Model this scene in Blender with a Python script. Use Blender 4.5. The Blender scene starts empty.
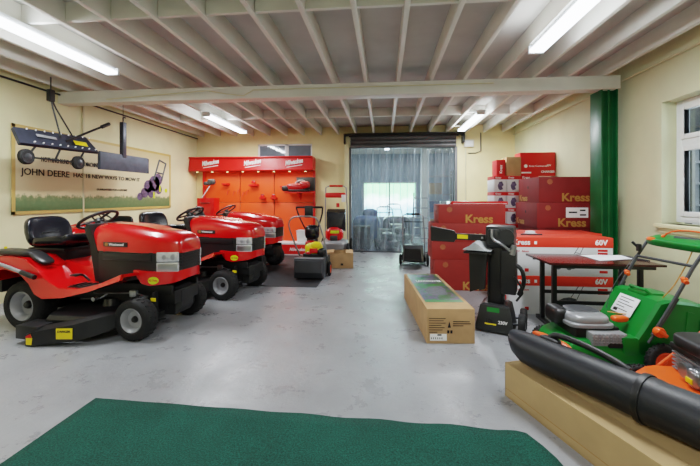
import bpy, bmesh, math, random
from mathutils import Vector, Matrix
random.seed(7)
C = bpy.context.scene.collection
D = bpy.data
PI = math.pi
def rad(a): return a * PI / 180

# ------------------------------------------------------------------ materials
def lin(c):
    return tuple(((v / 255) / 12.92 if v / 255 <= .04045 else ((v / 255 + .055) / 1.055) ** 2.4) for v in c) + (1,)
def mat(name, col, rough=.5, metal=0, var=.12, scale=6, bump=0, bscale=60, coat=0, emit=0, spec=.5, rvar=0, col2=None):
    m = D.materials.new(name); m.use_nodes = True
    nt = m.node_tree; N = nt.nodes; Lk = nt.links; b = N['Principled BSDF']
    tc = N.new('ShaderNodeTexCoord')
    nz = N.new('ShaderNodeTexNoise'); nz.inputs['Scale'].default_value = scale; nz.inputs['Detail'].default_value = 5
    Lk.new(tc.outputs['Object'], nz.inputs['Vector'])
    mx = N.new('ShaderNodeMix'); mx.data_type = 'RGBA'
    c = lin(col); c2 = lin(col2) if col2 else tuple(v * (1 - var * 2) for v in c[:3]) + (1,)
    mr = N.new('ShaderNodeMapRange'); mr.inputs[1].default_value = .35; mr.inputs[2].default_value = .7
    Lk.new(nz.outputs['Fac'], mr.inputs[0]); Lk.new(mr.outputs[0], mx.inputs['Factor'])
    mx.inputs['A'].default_value = c; mx.inputs['B'].default_value = c2
    Lk.new(mx.outputs['Result'], b.inputs['Base Color'])
    b.inputs['Roughness'].default_value = rough; b.inputs['Metallic'].default_value = metal
    b.inputs['Specular IOR Level'].default_value = spec
    if coat: b.inputs['Coat Weight'].default_value = coat; b.inputs['Coat Roughness'].default_value = .08
    if rvar:
        r2 = N.new('ShaderNodeMapRange'); r2.inputs[1].default_value = .3; r2.inputs[2].default_value = .7
        r2.inputs[3].default_value = rough - rvar; r2.inputs[4].default_value = rough + rvar
        n3 = N.new('ShaderNodeTexNoise'); n3.inputs['Scale'].default_value = scale * 1.7; Lk.new(tc.outputs['Object'], n3.inputs['Vector'])
        Lk.new(n3.outputs['Fac'], r2.inputs[0]); Lk.new(r2.outputs[0], b.inputs['Roughness'])
    if bump:
        n2 = N.new('ShaderNodeTexNoise'); n2.inputs['Scale'].default_value = bscale; n2.inputs['Detail'].default_value = 4
        bp = N.new('ShaderNodeBump'); bp.inputs['Strength'].default_value = bump; bp.inputs['Distance'].default_value = .01
        Lk.new(tc.outputs['Object'], n2.inputs['Vector']); Lk.new(n2.outputs['Fac'], bp.inputs['Height'])
        Lk.new(bp.outputs['Normal'], b.inputs['Normal'])
    if emit:
        b.inputs['Emission Color'].default_value = c; b.inputs['Emission Strength'].default_value = emit
    return m

M = {}
M['wall'] = mat('cream_paint', (228, 221, 178), .75, var=.05, scale=2, bump=.12, bscale=18)
M['wall_r'] = mat('pale_green_cream_paint', (216, 214, 178), .75, var=.05, scale=2, bump=.12, bscale=18)
M['wall_back'] = mat('warm_lit_cream_paint', (236, 222, 172), .75, var=.06, scale=2, bump=.12, bscale=18)  # cream paint with the back wall's warm light put into its colour
M['white_paint'] = mat('white_paint', (222, 220, 212), .55, var=.05, scale=3)
M['board'] = mat('ceiling_board', (196, 194, 188), .8, var=.08, scale=2)
M['upvc'] = mat('white_upvc', (235, 238, 240), .3, var=.02)
M['green_paint'] = mat('green_gloss_paint', (10, 92, 50), .35, var=.12, scale=5)
M['red'] = mat('red_gloss', (206, 12, 14), .22, var=.05, coat=.6, spec=.5)
M['red_dark'] = mat('dark_red_gloss', (170, 10, 16), .3, var=.06, coat=.3)
M['black'] = mat('black_plastic', (26, 26, 28), .45, var=.15)
M['black_sat'] = mat('black_satin_panel', (34, 34, 36), .32, var=.1)
M['vinyl'] = mat('black_vinyl', (20, 22, 30), .24, var=.1, bump=.05, bscale=90)
M['rubber'] = mat('tyre_rubber', (24, 24, 25), .75, var=.15, bump=.5, bscale=70)
M['grey_rim'] = mat('grey_rim', (150, 151, 155), .4, metal=.15, var=.08)
M['steel'] = mat('steel', (165, 168, 172), .3, metal=.85, var=.1)
M['dark_steel'] = mat('dark_steel', (70, 72, 76), .4, metal=.6, var=.15)
M['chassis'] = mat('greasy_black_steel', (18, 18, 19), .5, var=.2)
M['lens'] = mat('clear_headlight', (215, 218, 222), .08, metal=.35, var=.12, scale=30)
M['yellow'] = mat('yellow_label', (238, 214, 20), .45, var=.04)
M['lime'] = mat('lime_yellow_label', (205, 225, 30), .45, var=.04)
M['emblem'] = mat('dull_emblem_print', (160, 88, 56), .5, var=.1)
M['gold'] = mat('gold_print', (184, 136, 72), .4, metal=.2, var=.06)
M['white_print'] = mat('white_print', (240, 240, 240), .5, var=.02)
M['black_print'] = mat('black_print', (20, 20, 22), .6, var=.05)
M['red_print'] = mat('red_print', (205, 30, 25), .55, var=.05)
M['grey_print'] = mat('grey_print', (95, 98, 104), .6, var=.2, scale=40)
M['kraft'] = mat('brown_cardboard', (182, 146, 104), .8, var=.08, scale=8)
M['kraft2'] = mat('pale_brown_cardboard', (178, 150, 106), .75, var=.06, scale=5)
M['tape'] = mat('brown_tape', (170, 128, 78), .25, var=.05)
M['kressred'] = mat('brick_red_cardboard', (146, 40, 32), .65, var=.08, scale=5)
M['kressdark'] = mat('dark_red_cardboard', (128, 30, 30), .65, var=.08, scale=5)
M['orangered'] = mat('orange_red_cardboard', (232, 58, 34), .6, var=.05, scale=4)
M['whitecard'] = mat('white_cardboard', (222, 222, 224), .65, var=.04, scale=5)
M['orange'] = mat('orange_plastic', (238, 88, 26), .35, var=.08)
M['orange_panel'] = mat('orange_red_panel', (246, 78, 24), .5, var=.04, scale=2)
M['stand_red'] = mat('red_signage_panel', (216, 30, 22), .35, var=.05, scale=3)
M['green'] = mat('green_plastic', (10, 116, 42), .38, var=.1, scale=5)
M['silver'] = mat('silver_plastic', (150, 152, 156), .35, metal=.3, var=.12)
M['darkgrey'] = mat('dark_grey_plastic', (58, 60, 64), .5, var=.12)
M['bluegrey'] = mat('blue_grey_steel', (58, 62, 76), .38, metal=.3, var=.18, scale=9)
M['blade_grey'] = mat('blade_grey_steel', (78, 84, 98), .6, metal=.3, var=.14, scale=7)
M['mahog'] = mat('dark_red_table_top', (62, 20, 22), .22, var=.2, scale=4)
M['paper'] = mat('paper', (225, 228, 232), .7, var=.04)
M['cloth'] = mat('grey_white_fabric', (168, 172, 176), .8, var=.12, scale=9, bump=.2)
M['tube_black'] = mat('black_moulded_plastic', (30, 32, 38), .48, var=.08, scale=5, bump=.05, bscale=150)
M['shutter'] = mat('shutter_grey', (104, 104, 106), .5, metal=.0, var=.12)
M['mat_dark'] = mat('charcoal_mat', (50, 50, 54), .8, var=.15, bump=.3)
M['blue_print'] = mat('purple_print', (104, 90, 124), .6, var=.3, scale=20, col2=(60, 50, 70))
M['pipe'] = mat('cream_pipe', (214, 206, 170), .5, var=.05)

def shader_mat(name):
    m = D.materials.new(name); m.use_nodes = True; nt = m.node_tree
    return m, nt, nt.nodes, nt.links, nt.nodes['Principled BSDF']

# floor: worn light-grey painted concrete
m, nt, N, Lk, b = shader_mat('painted_concrete'); M['floor'] = m
tc = N.new('ShaderNodeTexCoord')
def noise(scale, detail=6, rough=.6, src=None):
    n = N.new('ShaderNodeTexNoise'); n.inputs['Scale'].default_value = scale; n.inputs['Detail'].default_value = detail
    n.inputs['Roughness'].default_value = rough; Lk.new((src or tc.outputs['Object']), n.inputs['Vector']); return n
def ramp(n, stops):
    r = N.new('ShaderNodeValToRGB'); e = r.color_ramp.elements
    e[0].position, e[0].color = stops[0][0], stops[0][1]; e[1].position, e[1].color = stops[-1][0], stops[-1][1]
    for p, c in stops[1:-1]: x = e.new(p); x.color = c
    Lk.new(n, r.inputs[0]); return r
n1 = noise(.9); r1 = ramp(n1.outputs['Fac'], [(.3, lin((132, 134, 138))), (.5, lin((147, 149, 153))), (.72, lin((162, 163, 167)))])
n2 = noise(26, 8, .7); r2 = ramp(n2.outputs['Fac'], [(.3, (.80, .79, .78, 1)), (.42, (1, 1, 1, 1))])
n3 = noise(3.2, 9, .75); r3 = ramp(n3.outputs['Fac'], [(.40, (.93, .925, .92, 1)), (.47, (1, 1, 1, 1)), (.56, (1, 1, 1, 1)), (.62, (1.05, 1.045, 1.04, 1))])
vo = N.new('ShaderNodeTexVoronoi'); vo.inputs['Scale'].default_value = 9; Lk.new(tc.outputs['Object'], vo.inputs['Vector'])
r4 = ramp(vo.outputs['Distance'], [(.02, (.45, .43, .40, 1)), (.06, (1, 1, 1, 1))])
def mul(a, bb):
    x = N.new('ShaderNodeMix'); x.data_type = 'RGBA'; x.blend_type = 'MULTIPLY'; x.inputs['Factor'].default_value = 1
    Lk.new(a, x.inputs['A']); Lk.new(bb, x.inputs['B']); return x.outputs['Result']
Lk.new(mul(mul(mul(r1.outputs[0], r2.outputs[0]), r3.outputs[0]), r4.outputs[0]), b.inputs['Base Color'])
rr = N.new('ShaderNodeMapRange'); rr.inputs[1].default_value = .35; rr.inputs[2].default_value = .65; rr.inputs[3].default_value = .2; rr.inputs[4].default_value = .5
Lk.new(n3.outputs['Fac'], rr.inputs[0]); Lk.new(rr.outputs[0], b.inputs['Roughness'])
bp = N.new('ShaderNodeBump'); bp.inputs['Strength'].default_value = .15; bp.inputs['Distance'].default_value = .02
Lk.new(n2.outputs['Fac'], bp.inputs['Height']); Lk.new(bp.outputs[0], b.inputs['Normal'])

# carpet
m, nt, N, Lk, b = shader_mat('green_carpet_pile'); M['carpet'] = m
tc = N.new('ShaderNodeTexCoord')
n1 = noise(110, 4, .8); n2 = noise(2.5, 4)
r1 = ramp(n1.outputs['Fac'], [(.35, lin((2, 40, 36))), (.65, lin((22, 100, 84)))]); r2 = ramp(n2.outputs['Fac'], [(.3, (.75, .75, .75, 1)), (.7, (1.1, 1.1, 1.1, 1))])
vo = N.new('ShaderNodeTexVoronoi'); vo.inputs['Scale'].default_value = 22; Lk.new(tc.outputs['Object'], vo.inputs['Vector'])
r4 = ramp(vo.outputs['Distance'], [(.03, (2.2, 2.0, 1.8, 1)), (.06, (1, 1, 1, 1))])
Lk.new(mul(mul(r1.outputs[0], r2.outputs[0]), r4.outputs[0]), b.inputs['Base Color']); b.inputs['Roughness'].default_value = .95
bp = N.new('ShaderNodeBump'); bp.inputs['Strength'].default_value = .8; bp.inputs['Distance'].default_value = .01
Lk.new(n1.outputs['Fac'], bp.inputs['Height']); Lk.new(bp.outputs[0], b.inputs['Normal'])

# PVC strip plastic
m, nt, N, Lk, b = shader_mat('clear_pvc_strip'); M['pvc'] = m
out = N['Material Output']; N.remove(b)
tr = N.new('ShaderNodeBsdfTransparent'); tr.inputs[0].default_value = (.84, .92, .97, 1)
gl = N.new('ShaderNodeBsdfGlossy'); gl.inputs['Roughness'].default_value = .12
di = N.new('ShaderNodeBsdfTranslucent'); di.inputs[0].default_value = (.75, .85, .92, 1)
d2 = N.new('ShaderNodeBsdfDiffuse'); d2.inputs[0].default_value = (.62, .70, .76, 1)
tc = N.new('ShaderNodeTexCoord'); mpn = N.new('ShaderNodeMapping'); mpn.inputs['Scale'].default_value = (7, 7, .8); Lk.new(tc.outputs['Object'], mpn.inputs['Vector'])
n1 = noise(1.5, 4, .6, mpn.outputs[0])
a1 = N.new('ShaderNodeMixShader'); a1.inputs[0].default_value = .5; Lk.new(di.outputs[0], a1.inputs[1]); Lk.new(d2.outputs[0], a1.inputs[2])
mr = N.new('ShaderNodeMapRange'); mr.inputs[1].default_value = .3; mr.inputs[2].default_value = .75; mr.inputs[3].default_value = .06; mr.inputs[4].default_value = .36
Lk.new(n1.outputs['Fac'], mr.inputs[0])
a2 = N.new('ShaderNodeMixShader'); Lk.new(mr.outputs[0], a2.inputs[0]); Lk.new(tr.outputs[0], a2.inputs[1]); Lk.new(a1.outputs[0], a2.inputs[2])
fr = N.new('ShaderNodeFresnel'); fr.inputs[0].default_value = 1.4
a3 = N.new('ShaderNodeMixShader'); Lk.new(fr.outputs[0], a3.inputs[0]); Lk.new(a2.outputs[0], a3.inputs[1]); Lk.new(gl.outputs[0], a3.inputs[2])
Lk.new(a3.outputs[0], out.inputs[0])

# window glass
def glassmat(name, tint, refl):
    m, nt, N, Lk, b = shader_mat(name); N.remove(b); out = N['Material Output']
    tr = N.new('ShaderNodeBsdfTransparent'); tr.inputs[0].default_value = tint
    gl = N.new('ShaderNodeBsdfGlossy'); gl.inputs['Roughness'].default_value = .03
    a = N.new('ShaderNodeMixShader'); a.inputs[0].default_value = refl
    Lk.new(tr.outputs[0], a.inputs[1]); Lk.new(gl.outputs[0], a.inputs[2]); Lk.new(a.outputs[0], out.inputs[0]); return m
M['glass'] = glassmat('window_glass', (.9, .95, .97, 1), .12)

def emis(name, col, s):
    m, nt, N, Lk, b = shader_mat(name)
    b.inputs['Base Color'].default_value = lin(col); b.inputs['Emission Color'].default_value = lin(col); b.inputs['Emission Strength'].default_value = s
    return m
M['tube'] = emis('fluorescent_tube', (235, 244, 255), 14)
M['spot'] = emis('warm_spot_bulb', (255, 214, 150), 9)
M['daylight'] = None
# glowing backdrop behind the far window: daylight put into green and pale colours
m, nt, N, Lk, b = shader_mat('yard_glow'); M['daylight'] = m
tc = N.new('ShaderNodeTexCoord'); sp = N.new('ShaderNodeSeparateXYZ'); Lk.new(tc.outputs['Object'], sp.inputs[0])
n1 = noise(2.2, 6); mr = N.new('ShaderNodeMath'); mr.operation = 'ADD'; Lk.new(n1.outputs['Fac'], mr.inputs[0]); Lk.new(sp.outputs['Z'], mr.inputs[1])
r1 = ramp(mr.outputs[0], [(.2, lin((150, 190, 200))), (.55, lin((240, 252, 250))), (.9, lin((150, 225, 150)))])
Lk.new(r1.outputs[0], b.inputs['Emission Color']); b.inputs['Emission Strength'].default_value = 14; b.inputs['Base Color'].default_value = (.1, .1, .1, 1)

# banner artwork ground (cream fading, grass strip)
m, nt, N, Lk, b = shader_mat('banner_print'); M['banner'] = m
tc = N.new('ShaderNodeTexCoord'); sp = N.new('ShaderNodeSeparateXYZ'); Lk.new(tc.outputs['Object'], sp.inputs[0])
n1 = noise(14, 6); 
ad = N.new('ShaderNodeMath'); ad.operation = 'MULTIPLY_ADD'; ad.inputs[1].default_value = .22; Lk.new(n1.outputs['Fac'], ad.inputs[0]); Lk.new(sp.outputs['Z'], ad.inputs[2])
mr = N.new('ShaderNodeMapRange'); mr.inputs[1].default_value = 0; mr.inputs[2].default_value = 1.3; Lk.new(ad.outputs[0], mr.inputs[0])
r1 = ramp(mr.outputs[0], [(.0, lin((60, 96, 52))), (.22, lin((98, 124, 84))), (.265, lin((120, 138, 96))), (.30, lin((226, 214, 172))), (.6, lin((222, 208, 168))), (1, lin((205, 186, 138)))])
Lk.new(r1.outputs[0], b.inputs['Base Color']); b.inputs['Roughness'].default_value = .45

# green box-art
m, nt, N, Lk, b = shader_mat('box_art_print'); M['boxart'] = m
tc = N.new('ShaderNodeTexCoord'); n1 = noise(4, 5); 
r1 = ramp(n1.outputs['Fac'], [(.36, lin((30, 120, 44))), (.455, lin((44, 104, 56))), (.475, lin((74, 66, 100))), (.53, lin((96, 88, 118))), (.56, lin((22, 92, 44)))])
Lk.new(r1.outputs[0], b.inputs['Base Color']); b.inputs['Roughness'].default_value = .3

# ------------------------------------------------------------------ mesh builder
class MB:
    def __init__(s): s.v = []; s.f = []; s.m = []; s.mi = 0; s.T = Matrix()
    def addv(s, co): s.v.append(tuple(s.T @ Vector(co))); return len(s.v) - 1
    def face(s, idx): s.f.append(tuple(idx)); s.m.append(s.mi)
    def raw(s, vs, fs):
        o = len(s.v)
        for v in vs: s.addv(v)
        for f in fs: s.face([o + i for i in f])
        return s
    def bm(s, bm, X=None):
        bm.verts.index_update(); X = X or Matrix()
        s.raw([X @ v.co for v in bm.verts], [[v.index for v in f.verts] for f in bm.faces]); bm.free(); return s
    def box(s, c, d, bev=0, rot=(0, 0, 0), seg=2, taper=None):
        b = bmesh.new(); bmesh.ops.create_cube(b, size=1)
        for v in b.verts:
            v.co = Vector((v.co.x * d[0], v.co.y * d[1], v.co.z * d[2]))
            if taper and v.co.z > 0: v.co.x *= taper[0]; v.co.y *= taper[1]
        if bev: bmesh.ops.bevel(b, geom=b.edges[:], offset=min(bev, min(d) * .45), segments=seg, affect='EDGES', profile=.6)
        R = Matrix.Translation(c) @ (Matrix.Rotation(rot[2], 4, 'Z') @ Matrix.Rotation(rot[1], 4, 'Y') @ Matrix.Rotation(rot[0], 4, 'X'))
        return s.bm(b, R)
    def b2(s, x0, x1, y0, y1, z0, z1, bev=0, **k):
        return s.box(((x0 + x1) / 2, (y0 + y1) / 2, (z0 + z1) / 2), (abs(x1 - x0), abs(y1 - y0), abs(z1 - z0)), bev, **k)
    def cone(s, p0, p1, r0, r1=None, n=16, cap=True):
        r1 = r0 if r1 is None else r1
        p0, p1 = Vector(p0), Vector(p1); a = (p1 - p0).normalized(); q = a.to_track_quat('Z', 'Y')
        vs = []
        for p, r in ((p0, r0), (p1, r1)):
            for i in range(n): t = 2 * PI * i / n; vs.append(p + q @ Vector((r * math.cos(t), r * math.sin(t), 0)))
        fs = [(i, (i + 1) % n, n + (i + 1) % n, n + i) for i in range(n)]
        if cap: fs += [tuple(range(n))[::-1], tuple(range(n, 2 * n))]
        return s.raw(vs, fs)
    def tube(s, pts, r, n=8, closed=False, smooth=0):
        P = [Vector(p) for p in pts]
        for _ in range(smooth):
            Q = []; k = len(P)
            rng = range(k) if closed else range(k - 1)
            if not closed: Q.append(P[0])
            for i in rng:
                a, b = P[i], P[(i + 1) % k]; Q += [a.lerp(b, .25), a.lerp(b, .75)]
            if not closed: Q.append(P[-1])
            P = Q
        k = len(P); rs = r if isinstance(r, (list, tuple)) else [r] * k
        if len(rs) != k: rs = [rs[min(len(rs) - 1, int(i / (k - 1) * (len(rs) - 1) + .5))] for i in range(k)]
        vs = []; fs = []; up = None
        for i, p in enumerate(P):
            if closed: t = (P[(i + 1) % k] - P[i - 1]).normalized()
            else: t = (P[min(i + 1, k - 1)] - P[max(i - 1, 0)]).normalized()
            if up is None: up = t.orthogonal().normalized()
            up = (up - t * up.dot(t)); up = up.normalized() if up.length > 1e-6 else t.orthogonal().normalized()
            w = t.cross(up)
            for j in range(n): a = 2 * PI * j / n; vs.append(p + rs[i] * (math.cos(a) * up + math.sin(a) * w))
        for i in range(k if closed else k - 1):
            for j in range(n):
                a = i * n + j; b_ = i * n + (j + 1) % n; c = ((i + 1) % k) * n + (j + 1) % n; d = ((i + 1) % k) * n + j
                fs.append((a, b_, c, d))
        if not closed: fs += [tuple(range(n))[::-1], tuple(range((k - 1) * n, k * n))]
        return s.raw(vs, fs)
    def lathe(s, prof, c=(0, 0, 0), axis='Y', n=32, closed=False):
        # prof: (radius, height along the axis)
        q = {'Y': Matrix.Rotation(-PI / 2, 3, 'X'), 'Z': Matrix.Identity(3), 'X': Matrix.Rotation(PI / 2, 3, 'Y')}[axis]
        vs = []; fs = []; k = len(prof)
        for r, h in prof:
            for j in range(n): a = 2 * PI * j / n; vs.append(Vector(c) + q @ Vector((r * math.cos(a), r * math.sin(a), h)))
        for i in range(k if closed else k - 1):
            i2 = (i + 1) % k
            for j in range(n): fs.append((i * n + j, i * n + (j + 1) % n, i2 * n + (j + 1) % n, i2 * n + j))
        if not closed: fs += [tuple(range(n))[::-1], tuple(range((k - 1) * n, k * n))]
        return s.raw(vs, fs)
    def loft(s, secs, cap=True):
        n = len(secs[0]); vs = [v for sec in secs for v in sec]; fs = []
        for i in range(len(secs) - 1):
            for j in range(n): fs.append((i * n + j, i * n + (j + 1) % n, (i + 1) * n + (j + 1) % n, (i + 1) * n + j))
        if cap: fs += [tuple(range(n))[::-1], tuple(range((len(secs) - 1) * n, len(secs) * n))]
        return s.raw(vs, fs)
    def prism(s, poly, a, b, plane='XZ'):
        f = {'XZ': lambda p, t: (p[0], t, p[1]), 'XY': lambda p, t: (p[0], p[1], t), 'YZ': lambda p, t: (t, p[0], p[1])}[plane]
        n = len(poly)
        return s.raw([f(p, a) for p in poly] + [f(p, b) for p in poly], [(i, (i + 1) % n, n + (i + 1) % n, n + i) for i in range(n)] + [tuple(range(n))[::-1], tuple(range(n, 2 * n))])
    def sell(s, c, d, p=3., rot=(0, 0, 0), n=24, k=14, fn=None):
        vs = []; fs = []
        sg = lambda x, e: math.copysign(abs(x) ** e, x); e = 2 / p
        for i in range(k + 1):
            ph = -PI / 2 + PI * i / k
            for j in range(n):
                th = 2 * PI * j / n
                v = Vector((d[0] / 2 * sg(math.cos(ph), e) * sg(math.cos(th), e), d[1] / 2 * sg(math.cos(ph), e) * sg(math.sin(th), e), d[2] / 2 * sg(math.sin(ph), e)))
                if fn: v = Vector(fn(v))
                vs.append(v)
        for i in range(k):
            for j in range(n): fs.append((i * n + j, i * n + (j + 1) % n, (i + 1) * n + (j + 1) % n, (i + 1) * n + j))
        R = Matrix.Translation(c) @ (Matrix.Rotation(rot[2], 4, 'Z') @ Matrix.Rotation(rot[1], 4, 'Y') @ Matrix.Rotation(rot[0], 4, 'X'))
        return s.raw([R @ v for v in vs], fs)
    def quad(s, pts): return s.raw(pts, [tuple(range(len(pts)))])

def obj(name, mb, mats, parent=None, loc=(0, 0, 0), rotz=0, smooth=True, sharp=38, label=None, cat=None, group=None, kind=None):
    me = D.meshes.new(name); me.from_pydata(mb.v, [], mb.f)
    mats = mats if isinstance(mats, (list, tuple)) else [mats]
    for q in mats: me.materials.append(M[q] if isinstance(q, str) else q)
    me.polygons.foreach_set('material_index', mb.m)
    bm = bmesh.new(); bm.from_mesh(me); bmesh.ops.remove_doubles(bm, verts=bm.verts, dist=1e-5)
    bmesh.ops.recalc_face_normals(bm, faces=bm.faces); bm.to_mesh(me); bm.free()
    if smooth:
        me.polygons.foreach_set('use_smooth', [True] * len(me.polygons)); me.set_sharp_from_angle(angle=rad(sharp))
    me.update()
    o = D.objects.new(name, me); C.objects.link(o); o.location = loc; o.rotation_euler = (0, 0, rotz)
    if parent: o.parent = parent
    tag(o, label, cat, group, kind); return o
def tag(o, label=None, cat=None, group=None, kind=None):
    if label: o['label'] = label
    if cat: o['category'] = cat
    if group: o['group'] = group
    if kind: o['kind'] = kind
    return o
def thing(name, label, cat, loc=(0, 0, 0), rotz=0, group=None):
    o = D.objects.new(name, None); C.objects.link(o); o.location = loc; o.rotation_euler = (0, 0, rotz); o.empty_display_size = .1
    return tag(o, label, cat, group)
def dup(root, loc, rotz, label=None, group=None, skip=()):
    def cp(o, par):
        c = o.copy(); C.objects.link(c); c.parent = par
        for ch in list(kids.get(o, [])):
            if ch.name.split('.')[0] not in skip: cp(ch, c)
        return c
    kids = {}
    for o in D.objects:
        if o.parent: kids.setdefault(o.parent, []).append(o)
    r = cp(root, None); r.location = loc; r.rotation_euler = (0, 0, rotz)
    if label: r['label'] = label
    if group: r['group'] = group
    return r
def frame(loc, right, up):
    r = Vector(right).normalized(); u = Vector(up).normalized(); n = r.cross(u)
    m = Matrix((r, u, n)).transposed().to_4x4(); m.translation = Vector(loc); return m
def text_mb(mb, s, size, X, sx=1, bold=0, shear=0, align='LEFT', ext=.0015):
    c = D.curves.new('lettering', 'FONT'); c.body = s; c.size = size; c.offset = bold * size; c.shear = shear; c.extrude = ext
    c.align_x = align; c.align_y = 'CENTER'; c.resolution_u = 3
    o = D.objects.new('lettering_source', c); C.objects.link(o)
    dg = bpy.context.evaluated_depsgraph_get(); dg.update()
    me = D.meshes.new_from_object(o.evaluated_get(dg))
    S = Matrix.Diagonal((sx, 1, 1, 1))
    mb.raw([X @ (S @ v.co) for v in me.vertices], [tuple(p.vertices) for p in me.polygons])
    D.objects.remove(o); D.curves.remove(c); D.meshes.remove(me)
def lettering(s, size, X, m, parent, sx=1, bold=.02, shear=0, align='LEFT', name='lettering', ext=.0015):
    mb = MB(); text_mb(mb, s, size, X, sx, bold, shear, align, ext)
    return obj(name, mb, m, parent, smooth=False)
FR = ((1, 0, 0), (0, 0, 1))        # lettering on a face turned to -Y
LF = ((0, -1, 0), (0, 0, 1))       # on a face turned to -X
RT = ((0, 1, 0), (0, 0, 1))        # on a face turned to +X
TP = ((1, 0, 0), (0, 1, 0))        # on a face turned up
# ------------------------------------------------------------------ the room
XL, XR, YB, YF, ZJ, ZC = -5.05, 3.25, 9.33, -2.0, 3.05, 3.25
def struct(name, mb, m, parent=None, **k): return obj(name, mb, m, parent, kind='structure', **k)
mb = MB(); mb.b2(XL - .2, XR + .25, YF - .2, YB + .2, -.1, 0); struct('floor', mb, 'floor', smooth=False)
mb = MB(); mb.b2(XL - .2, XL, YF - .2, YB, 0, ZC); struct('wall_left', mb, 'wall', smooth=False)
mb = MB(); mb.b2(XL - .2, XR + .25, YF - .2, YF, 0, ZC); struct('wall_front', mb, 'wall', smooth=False)
# right wall with window opening Y 3.05..4.78, z 1.12..2.56
wy0, wy1, wz0, wz1 = 2.6, 4.56, 1.10, 2.52
mb = MB()
mb.b2(XR, XR + .25, YF, wy0, 0, ZC); mb.b2(XR, XR + .25, wy1, YB, 0, ZC)
mb.b2(XR, XR + .25, wy0, wy1, 0, wz0); mb.b2(XR, XR + .25, wy0, wy1, wz1, ZC); struct('wall_right', mb, 'wall_r', smooth=False)
# back wall: roller door opening X -.9..1.84, z<2.9 ; high window X -3.35..-1.88 z 2.45..2.82
dx0, dx1, dz = -.88, 1.82, 3.0
mb = MB(); T = .2
mb.b2(XL - .2, -3.35, YB, YB + T, 0, ZC); mb.b2(-3.35, -1.88, YB, YB + T, 0, 2.45); mb.b2(-3.35, -1.88, YB, YB + T, 2.83, ZC)
mb.b2(-1.88, dx0, YB, YB + T, 0, ZC); mb.b2(dx0, dx1, YB, YB + T, dz, ZC); mb.b2(dx1, XR + .25, YB, YB + T, 0, ZC)
struct('wall_back', mb, 'wall_back', smooth=False)
mb = MB(); mb.b2(XL - .2, XR + .25, YF - .2, YB + T, ZC, ZC + .08); ceil = struct('ceiling', mb, 'board', smooth=False)
for k in range(-10, 8):
    x = -.26 + .46 * k
    mb = MB(); mb.b2(x - .024, x + .024, YF, YB, ZJ, ZC, .004); obj('joist', mb, 'white_paint', ceil)
for y in (3.15, 7.4, 0.2):
    for k in range(-10, 7):
        x = -.26 + .46 * k
        mb = MB(); mb.b2(x + .026, x + .434, y - .02, y + .02, ZJ + .02, ZC, .003); obj('noggin', mb, 'white_paint', ceil)
# main steel beam (boxed flanges)
mb = MB(); mb.b2(XL, 3.16, 5.14, 5.34, 2.87, 2.89, .003); mb.b2(XL, 3.16, 5.14, 5.34, 3.03, 3.048, .003); mb.b2(XL, 3.16, 5.19, 5.29, 2.89, 3.03)
mb.b2(XL, 3.16, 5.15, 5.155, 2.89, 3.03)
struct('trim_1', mb, 'white_paint')
# green steel column, H section seen into its web
mb = MB(); X0, X1, Y0, Y1 = 2.93, 3.14, 5.17, 5.44
mb.b2(X0, X0 + .018, Y0, Y1, 0, 2.87, .003); mb.b2(X1 - .018, X1, Y0, Y1, 0, 2.87, .003); mb.b2(X0 + .018, X1 - .018, (Y0 + Y1) / 2 - .06, (Y0 + Y1) / 2 - .045, 0, 2.87)
mb.b2(X0 - .03, X1 + .03, Y0 - .02, Y1 + .02, 0, .02)
mb.b2(X0 + .10, X0 + .125, Y0 + .03, Y0 + .045, 0, 2.87)
tag(struct('trim_2', mb, 'green_paint'), 'dark green steel column by the right wall under the white beam', 'column')
# wall conduits
def conduit(n, pts, r, m='pipe'):
    mb = MB(); mb.tube(pts, r, 8); return struct('trim_%d' % n, mb, m)
conduit(3, [(XR - .03, -1.5, 3.0), (XR - .03, 5.0, 2.99), (XR - .03, YB, 2.98)], .014)
conduit(4, [(XL + .03, -1.5, 3.01), (XL + .03, YB - .02, 3.0)], .014, 'dark_steel')
conduit(5, [(2.05, YB - .02, 0), (2.05, YB - .02, 3.04)], .02)
conduit(6, [(2.42, YB - .02, 3.04), (2.42, YB - .02, 2.58), (2.3, YB - .02, 2.53), (2.1, YB - .02, 2.53)], .012, 'dark_steel')
conduit(7, [(XR - .03, 5.55, 0), (XR - .03, 5.55, 2.98)], .02)
conduit(8, [(XL + .02, 5.6, 1.0), (XL + .02, 5.6, 3.0)], .015)
mb = MB(); mb.tube([(-4.2, 5.10, 2.9), (-2.6, 5.11, 2.99), (-2.3, 5.11, 2.93), (-2.05, 5.11, 2.9), (-1.9, 5.11, 2.98), (1.5, 5.11, 2.98)], .007, 6); struct('trim_9', mb, 'pipe')
mb = MB(); mb.b2(2.0, 2.24, YB - .08, YB, 2.68, 2.86, .01); bx = obj('junction_box', mb, 'white_paint', label='small grey-white junction box high beside the roller shutter', cat='electrical box')
mb = MB(); mb.b2(2.03, 2.21, YB - .086, YB - .08, 2.71, 2.83, .003); obj('lid', mb, 'upvc', bx)
# beige door jamb left of the roller door
mb = MB(); mb.b2(-1.02, -.90, YB - .09, YB, 0, 2.98, .006); struct('trim_10', mb, 'wall')
mb = MB(); mb.b2(-.90, -.84, YB - .06, YB + .02, 0, 2.7, .004); mb.b2(1.78, 1.84, YB - .06, YB + .02, 0, 2.7, .004); struct('trim_11', mb, 'shutter')

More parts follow.
